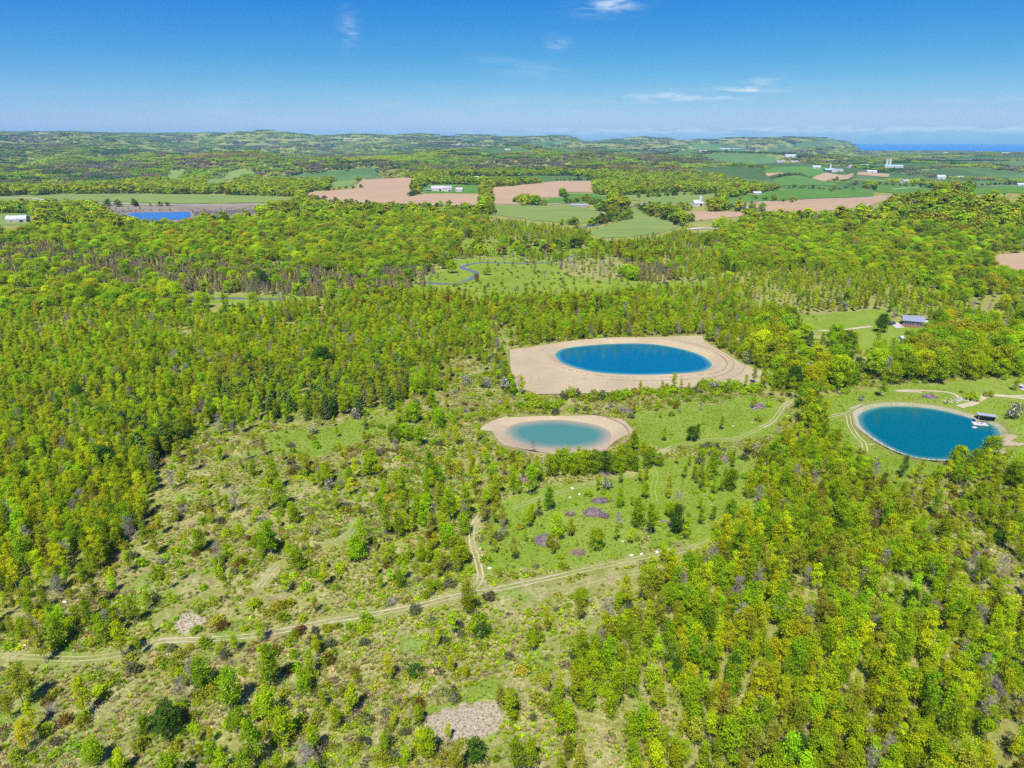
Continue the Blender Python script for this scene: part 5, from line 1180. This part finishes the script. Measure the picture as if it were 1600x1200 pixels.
# --- brush piles of cut twigs
def brush_pile(px_, py_, w_, d_, h_, lab, mat='brush', n=230):
    h_ *= 1.45; g = G(px_, py_); q = []
    V_ = []; F_ = []
    m_ = 14; 
    for i in range(n):
        a = rng.uniform(0, 6.28); rr = math.sqrt(rng.uniform())*.95; x, y = rr*math.cos(a)*w_/2, rr*math.sin(a)*d_/2; z = h_*(1-rr**2)*rng.uniform(.3, 1); L = rng.uniform(.7, 2.3); t = rng.uniform(0, 6.28)
        d = np.array([math.cos(t), math.sin(t), rng.uniform(-.35, .35)])*L/2; q += tube_quads(np.array([x, y, z])-d, np.array([x, y, z])+d, .055, .02, 3)
    dome = []
    for i in range(10):
        for j in range(4):
            def P_(i, j): a = 2*math.pi*i/10; r_ = j/4*.97; return [r_*math.cos(a)*w_/2, r_*math.sin(a)*d_/2, h_*.78*(1-r_**2)-.02]
            dome.append([P_(i, j), P_(i, j+1), P_(i+1, j+1), P_(i+1, j)])
    me = quad_mesh('brush_pile', np.concatenate([np.array(q), np.array(dome)]), [M[mat]]); o = bpy.data.objects.new('brush_pile', me); col.objects.link(o); o.location = (g[0], g[1], H1(*g)); o.rotation_euler = (0, 0, rng.uniform(-.15, .15)); tag(o, lab, 'brush pile', 'heaps of cut brush')
M['violet'] = simple('violet_brush', (.23, .18, .19), (.14, .11, .115), 2.5, .95); M['pinkb'] = simple('pinkish_brush', (.30, .22, .18), (.2, .15, .12), 2.5, .95)
for a in ((855, 845, 7.5, 5.5, 1.2, 'largest violet-grey brush heap, oval, in the grass clearing', 'violet'), (927, 802, 6, 4, 1.2, 'violet brush heap, middle one of the clearing', 'violet'), (941, 783, 6.5, 2.6, .8, 'long low violet brush heap above the middle one', 'violet'), (943, 807, 2.6, 2, .8, 'small dark brush heap touching the middle one', 'brush'),
          (1131, 717, 6, 5, 1.1, 'violet-brown brush heap beside a brilliant white flowering thorn', 'brush'), (975, 643, 7, 3.2, 1.0, 'violet brush heap between the sandy pond banks', 'violet'), (1453, 621, 6, 3.4, 1.2, 'dark violet brush heap in the small pit beyond the teal pond', 'brush'), (1183, 636, 6, 4, 1.3, 'grey jumble of brush and logs on open grass', 'brush'),
          (904, 864, 3.4, 2.4, .5, 'small pinkish heap in the clearing below the upright tree', 'pinkb'), (1035, 819, 3.6, 2.2, .6, 'pinkish brown heap below the small round vivid tree', 'pinkb'), (891, 804, 2, 1.6, .6, 'tiny pinkish heap left of the middle brush heap', 'pinkb'), (945, 740, 6, 2.6, .8, 'violet-brown brush heap along the foot of the tree row', 'brush'), (822, 750, 6, 3, .8, 'brown brush heap at the end of the tree row', 'brush')):
    brush_pile(*a)
# --- logs
def logs(name, P, r_, lab, mat='log', n=1):
    W = GP(P)
    for k in range(n):
        a, b = W[0]+rng.normal(0, .35*(k > 0), 2), W[1]+rng.normal(0, .5*(k > 0), 2); za, zb = H1(*a), H1(*b)
        o = bm_obj(name, lambda bm: tubeb(bm, (a[0], a[1], za+r_*.9), (b[0], b[1], zb+r_*.9), r_*rng.uniform(.9, 1.1), r_*.6, 8), M[mat]); tag(o, lab if n == 1 else lab[k], 'log')
logs('fallen_log', [(1328, 640), (1347, 633)], .32, 'long pale log beside the track fork at the teal pond'); logs('fallen_log', [(1283, 695.5), (1304, 695)], .28, 'bleached pale log on grass at the wood edge'); logs('fallen_log', [(1357, 695.5), (1366, 695.5)], .2, 'short pale log just below the teal pond bank')
logs('fallen_log', [(1176, 641), (1190, 631)], .35, ['grey log leaning out of the brush jumble, upper one', 'grey log at the foot of the brush jumble'], 'twig', 2)
# reeds / dead stalks on the pale clearings
for P, n in (([(640,1125),(662,1110),(700,1098),(715,1088),(726,1096),(745,1092),(785,1090),(798,1112),(785,1150),(740,1160),(665,1162)], 0), ([(268,975),(300,957),(323,965),(318,982),(285,990)], 0), ([(722,632),(735,613),(785,606),(790,620),(770,622),(742,622),(740,630)], 0), ([(335,905),(378,893),(380,912),(345,922)], 0)):
    pass
# --- distant farms
FG = 'farm buildings on the far slopes'
house('barn', 'barn', 'white-roofed round-topped barn standing alone at the far edge beyond the wood', 29, 347, 22, 11, 3.6, 4.2, 12, 'grey_wall', 'white_roof', FG, nwin=2, doorw=4, dome=True)
house('shed', 'shed', 'small blue-grey shed behind the round-topped white barn', 52, 337, 9, 6, 2.6, 1.4, 5, 'grey_wall', 'slate_roof', FG, nwin=2)
house('barn', 'barn', 'long barn with pinkish roof between the ploughed fields, largest of that farm', 688, 298, 36, 20, 5, 5, 4, 'white_wall', 'pink_roof', FG, nwin=5, doorw=4)
house('barn', 'barn', 'tall white barn joined beside the long pink-roofed barn', 700, 299, 15, 14, 7, 4, 4, 'white_wall', 'grey_roof', FG, nwin=2, doorw=4)
house('farmhouse', 'house', 'white farmhouse among grey trees to the right of the pink-roofed barn', 718, 299.5, 14, 10, 5, 3, -6, 'white_wall', 'pink_roof', FG, nwin=3, chim=True)
house('shed', 'shed', 'dark low implement shed at the yard end of the pink-roofed barn', 670, 298.5, 10, 8, 3, 1.5, 4, 'dark', 'slate_roof', FG, nwin=1)
house('long_shed', 'shed', 'long low grey shed by the gravel road above the hay field', 905, 323, 26, 8, 2.6, 1.2, 2, 'grey_wall', 'grey_roof', FG, nwin=7)
house('barn', 'barn', 'white barn beside a pale silo in front of the yellow-green trees', 1089, 322, 16, 11, 5, 4.5, 18, 'white_wall', 'white_roof', FG, nwin=2, doorw=4)
house('farmhouse', 'house', 'white farmhouse with dark windows high on the lush green field', 1182, 304, 15, 9, 3.6, 2.4, 6, 'white_wall', 'white_roof', FG, nwin=3)
house('shed', 'shed', 'grey hipped shed between two ploughed fields by a tall bare tree', 1160, 328, 14, 9, 3, 2.6, 3, 'grey_wall', 'grey_roof', FG, nwin=3)
def silo(px_, py_, rad_, h_, lab, loc=None):
    g = G(px_, py_) if loc is None else loc; r = empty('silo', (g[0], g[1], H1(*g)-.2)); tag(r, lab, 'silo', 'farm silos')
    bm_obj('shaft', lambda b: tubeb(b, (0, 0, 0), (0, 0, h_), rad_, n=16), M['white_wall'], r)
    def dome(b):
        rings = [[b.verts.new((rad_*1.03*math.cos(e)*math.cos(t), rad_*1.03*math.cos(e)*math.sin(t), h_+rad_*.8*math.sin(e))) for t in np.linspace(0, 2*math.pi, 16, endpoint=False)] for e in (0, .4, .8, 1.2)]
        for a_, b_ in zip(rings[:-1], rings[1:]):
            for k in range(16): b.faces.new((a_[k], a_[(k+1) % 16], b_[(k+1) % 16], b_[k]))
        b.faces.new(rings[-1]); b.faces.new(rings[0][::-1])
    bm_obj('dome', dome, M['steel'], r); bm_obj('ladder', lambda b: box(b, rad_, rad_+.3, -.25, .25, .5, h_-.3), M['steel'], r)
silo(1094, 322, 2.6, 14, 'pale silo beside the white barn in front of yellow-green trees')
silo(1384.5, 262, 4.2, 27, 'tall white silo, left one of the pair by the long pale barn'); silo(1389.5, 262, 4.2, 29, 'tall white silo, right one of the pair by the long pale barn'); silo(1297, 266, 3.6, 19, 'pale blue-white silo standing among the teal-roofed barns')
for a in (('barn', 1296, 268, 40, 16, 6, 5, 4, 'blue_wall', 'teal_roof', 'teal-roofed barn beside a pale silo at the far ploughed field'), ('barn', 1302, 269, 22, 16, 6, 6, 80, 'white_wall', 'white_roof', 'white barn gable end beside the teal-roofed barn'), ('barn', 1310, 268, 30, 14, 5, 4, 0, 'white_wall', 'grey_roof', 'long pale barn next along from the white gable end'),
          ('barn', 1361, 270, 34, 14, 5, 4, 0, 'white_wall', 'white_roof', 'white-roofed barn in front of the silo pair'), ('barn', 1395, 262, 70, 18, 6, 4, 3, 'white_wall', 'teal_roof', 'very long pale barn beside the silo pair'), ('farmhouse', 1469, 280, 26, 14, 8, 5, 0, 'white_wall', 'white_roof', 'tall white house above the far gravel road'),
          ('farmhouse', 1414, 286, 22, 12, 5, 4, 20, 'white_wall', 'grey_roof', 'white house with trees at the end of the far gravel road'), ('shed', 1595, 290.5, 22, 10, 4, 3, 0, 'white_wall', 'white_roof', 'small white shed at the far edge beyond the lush field'), ('shed', 1498, 279, 26, 12, 5, 3, 0, 'white_wall', 'pink_roof', 'pinkish-roofed building near the tall white house'),
          ('farmhouse', 1432, 305.5, 14, 9, 3.5, 2.2, 0, 'grey_wall', 'grey_roof', 'long pale-roofed bungalow just above the wooded hill crest'), ('farmhouse', 1235, 246, 60, 24, 9, 6, 0, 'white_wall', 'white_roof', 'white building on the slope above the far green field'), ('farmhouse', 1330, 262, 26, 14, 6, 4, 30, 'white_wall', 'grey_roof', 'small pale house beyond the far barns'),
          ('farmhouse', 1350, 261, 30, 14, 6, 4, -20, 'grey_wall', 'pink_roof', 'pinkish house before the silo pair'), ('farmhouse', 1275, 263, 30, 14, 6, 4, 0, 'white_wall', 'white_roof', 'white house at the end of the far green field')):
    house(a[0], a[0].replace('farmhouse', 'house'), a[10], a[1], a[2], a[3], a[4], a[5], a[6], a[7], a[8], a[9], FG, nwin=3, doorw=3)
far = [(543, 217.5, 120, 'white_wall', 'pink_roof', 'white building with pink sheds on the far ridge at the left'), (556, 218, 60, 'white_wall', 'white_roof', 'white hall just beside the pink sheds on the ridge'), (612, 214, 80, 'white_wall', 'white_roof', 'tiny white building on the skyline dip'),
       (704, 227.5, 90, 'white_wall', 'white_roof', 'long white hall, first of the far village row'), (716, 227, 60, 'white_wall', 'white_roof', 'white hall, second of the far village row'), (727, 228, 70, 'white_wall', 'grey_roof', 'pale hall, third of the far village row'), (737, 228.5, 90, 'white_wall', 'white_roof', 'broad white hall, middle of the far village row'),
       (752, 229, 80, 'white_wall', 'white_roof', 'white hall, after the broad one in the far village row'), (765, 228.5, 70, 'white_wall', 'grey_roof', 'last white hall of the far village row'), (774, 227, 40, 'grey_wall', 'pink_roof', 'pinkish house above the far village row'), (793, 235, 40, 'white_wall', 'white_roof', 'small white house below the far village row'), (745, 279.5, 14, 'white_wall', 'white_roof', 'small white shed on the wood edge above the pink-roofed barn'),
       (1038, 231, 60, 'white_wall', 'pink_roof', 'pale building among the far fields, leftmost of three'), (1050, 229, 50, 'white_wall', 'white_roof', 'tall white building among the far fields, middle of three'), (1077, 231, 50, 'white_wall', 'white_roof', 'white building among the far fields, rightmost of three'), (1132, 233.5, 140, 'white_wall', 'white_roof', 'very long white shed row on the far slope, left half'), (1150, 233.5, 120, 'grey_wall', 'grey_roof', 'long grey shed on the far slope, right half'),
       (1100, 238, 90, 'grey_wall', 'pink_roof', 'pinkish shed below the very long white row'), (1219, 254, 60, 'grey_wall', 'pink_roof', 'pinkish buildings above the green field, left'), (1240, 254, 50, 'grey_wall', 'pink_roof', 'pinkish building above the green field, right'), (1298, 243.5, 80, 'white_wall', 'pink_roof', 'pale long building under the headland'), (1456, 239.5, 40, 'white_wall', 'white_roof', 'small white building near the lake, left'), (1477, 239, 60, 'white_wall', 'white_roof', 'bright white building near the lake shore'),
       (1541, 241, 60, 'grey_wall', 'pink_roof', 'pinkish building near the lake shore'), (1572, 241, 90, 'white_wall', 'white_roof', 'long pale building near the lake at the photo edge'), (148, 214, 60, 'white_wall', 'white_roof', 'small white building under the far left ridge, left one'), (156, 213.5, 50, 'white_wall', 'white_roof', 'small white building under the far left ridge, right one'), (241, 215.5, 70, 'white_wall', 'grey_roof', 'pale building at the foot of the radio mast')]
for i, (px_, py_, L, wa, ro, lab) in enumerate(far):
    house('distant_building', 'building', lab, px_, py_, L*.7, L*.25, 4+L*.03, 2+L*.02, rng.uniform(-12, 12), wa, ro, 'white buildings in the far distance', nwin=2, doorw=3)
g = G(236, 215); r = empty('radio_mast', (g[0], g[1], H1(*g)), .3); tag(r, 'thin steel lattice radio mast standing above the far left ridge', 'mast'); hM = 27/1201*np.hypot(*g); s_ = 2.6
for a in (0, 2.09, 4.19): bm_obj('leg', lambda b: tubeb(b, (s_*math.cos(a), s_*math.sin(a), 0), (s_*.6*math.cos(a), s_*.6*math.sin(a), hM), .9, .7, 5), M['steel'], r)
def brc(b):
    for k in range(30):
        z0, z1 = hM*k/30, hM*(k+1)/30
        for a in (0, 2.09, 4.19): tubeb(b, (s_*math.cos(a), s_*math.sin(a), z0), (s_*math.cos(a+2.09), s_*math.sin(a+2.09), z1), .4, n=4)
bm_obj('bracing', brc, M['steel'], r); bm_obj('antenna', lambda b: tubeb(b, (0, 0, hM), (0, 0, hM*1.08), .6, .3, 5), M['red_deck'], r)
# ------------------------------------------------------------------ air
HAZE = 5.0e-5
bpy.ops.mesh.primitive_cube_add(size=1, location=(0, 0, 0)); hz = bpy.context.object; hz.name = 'haze'
hz.scale = (74000, 74000, 420); hz.location = (0, 0, -70+210)
m, nt, out = new_mat('haze'); pv = N(nt, 'ShaderNodeVolumePrincipled'); pv.inputs['Color'].default_value = (.36, .80, 1.0, 1); pv.inputs['Density'].default_value = HAZE; pv.inputs['Anisotropy'].default_value = .0
nt.links.new(pv.outputs[0], out.inputs['Volume']); hz.data.materials.append(m); tag(hz, kind='stuff')
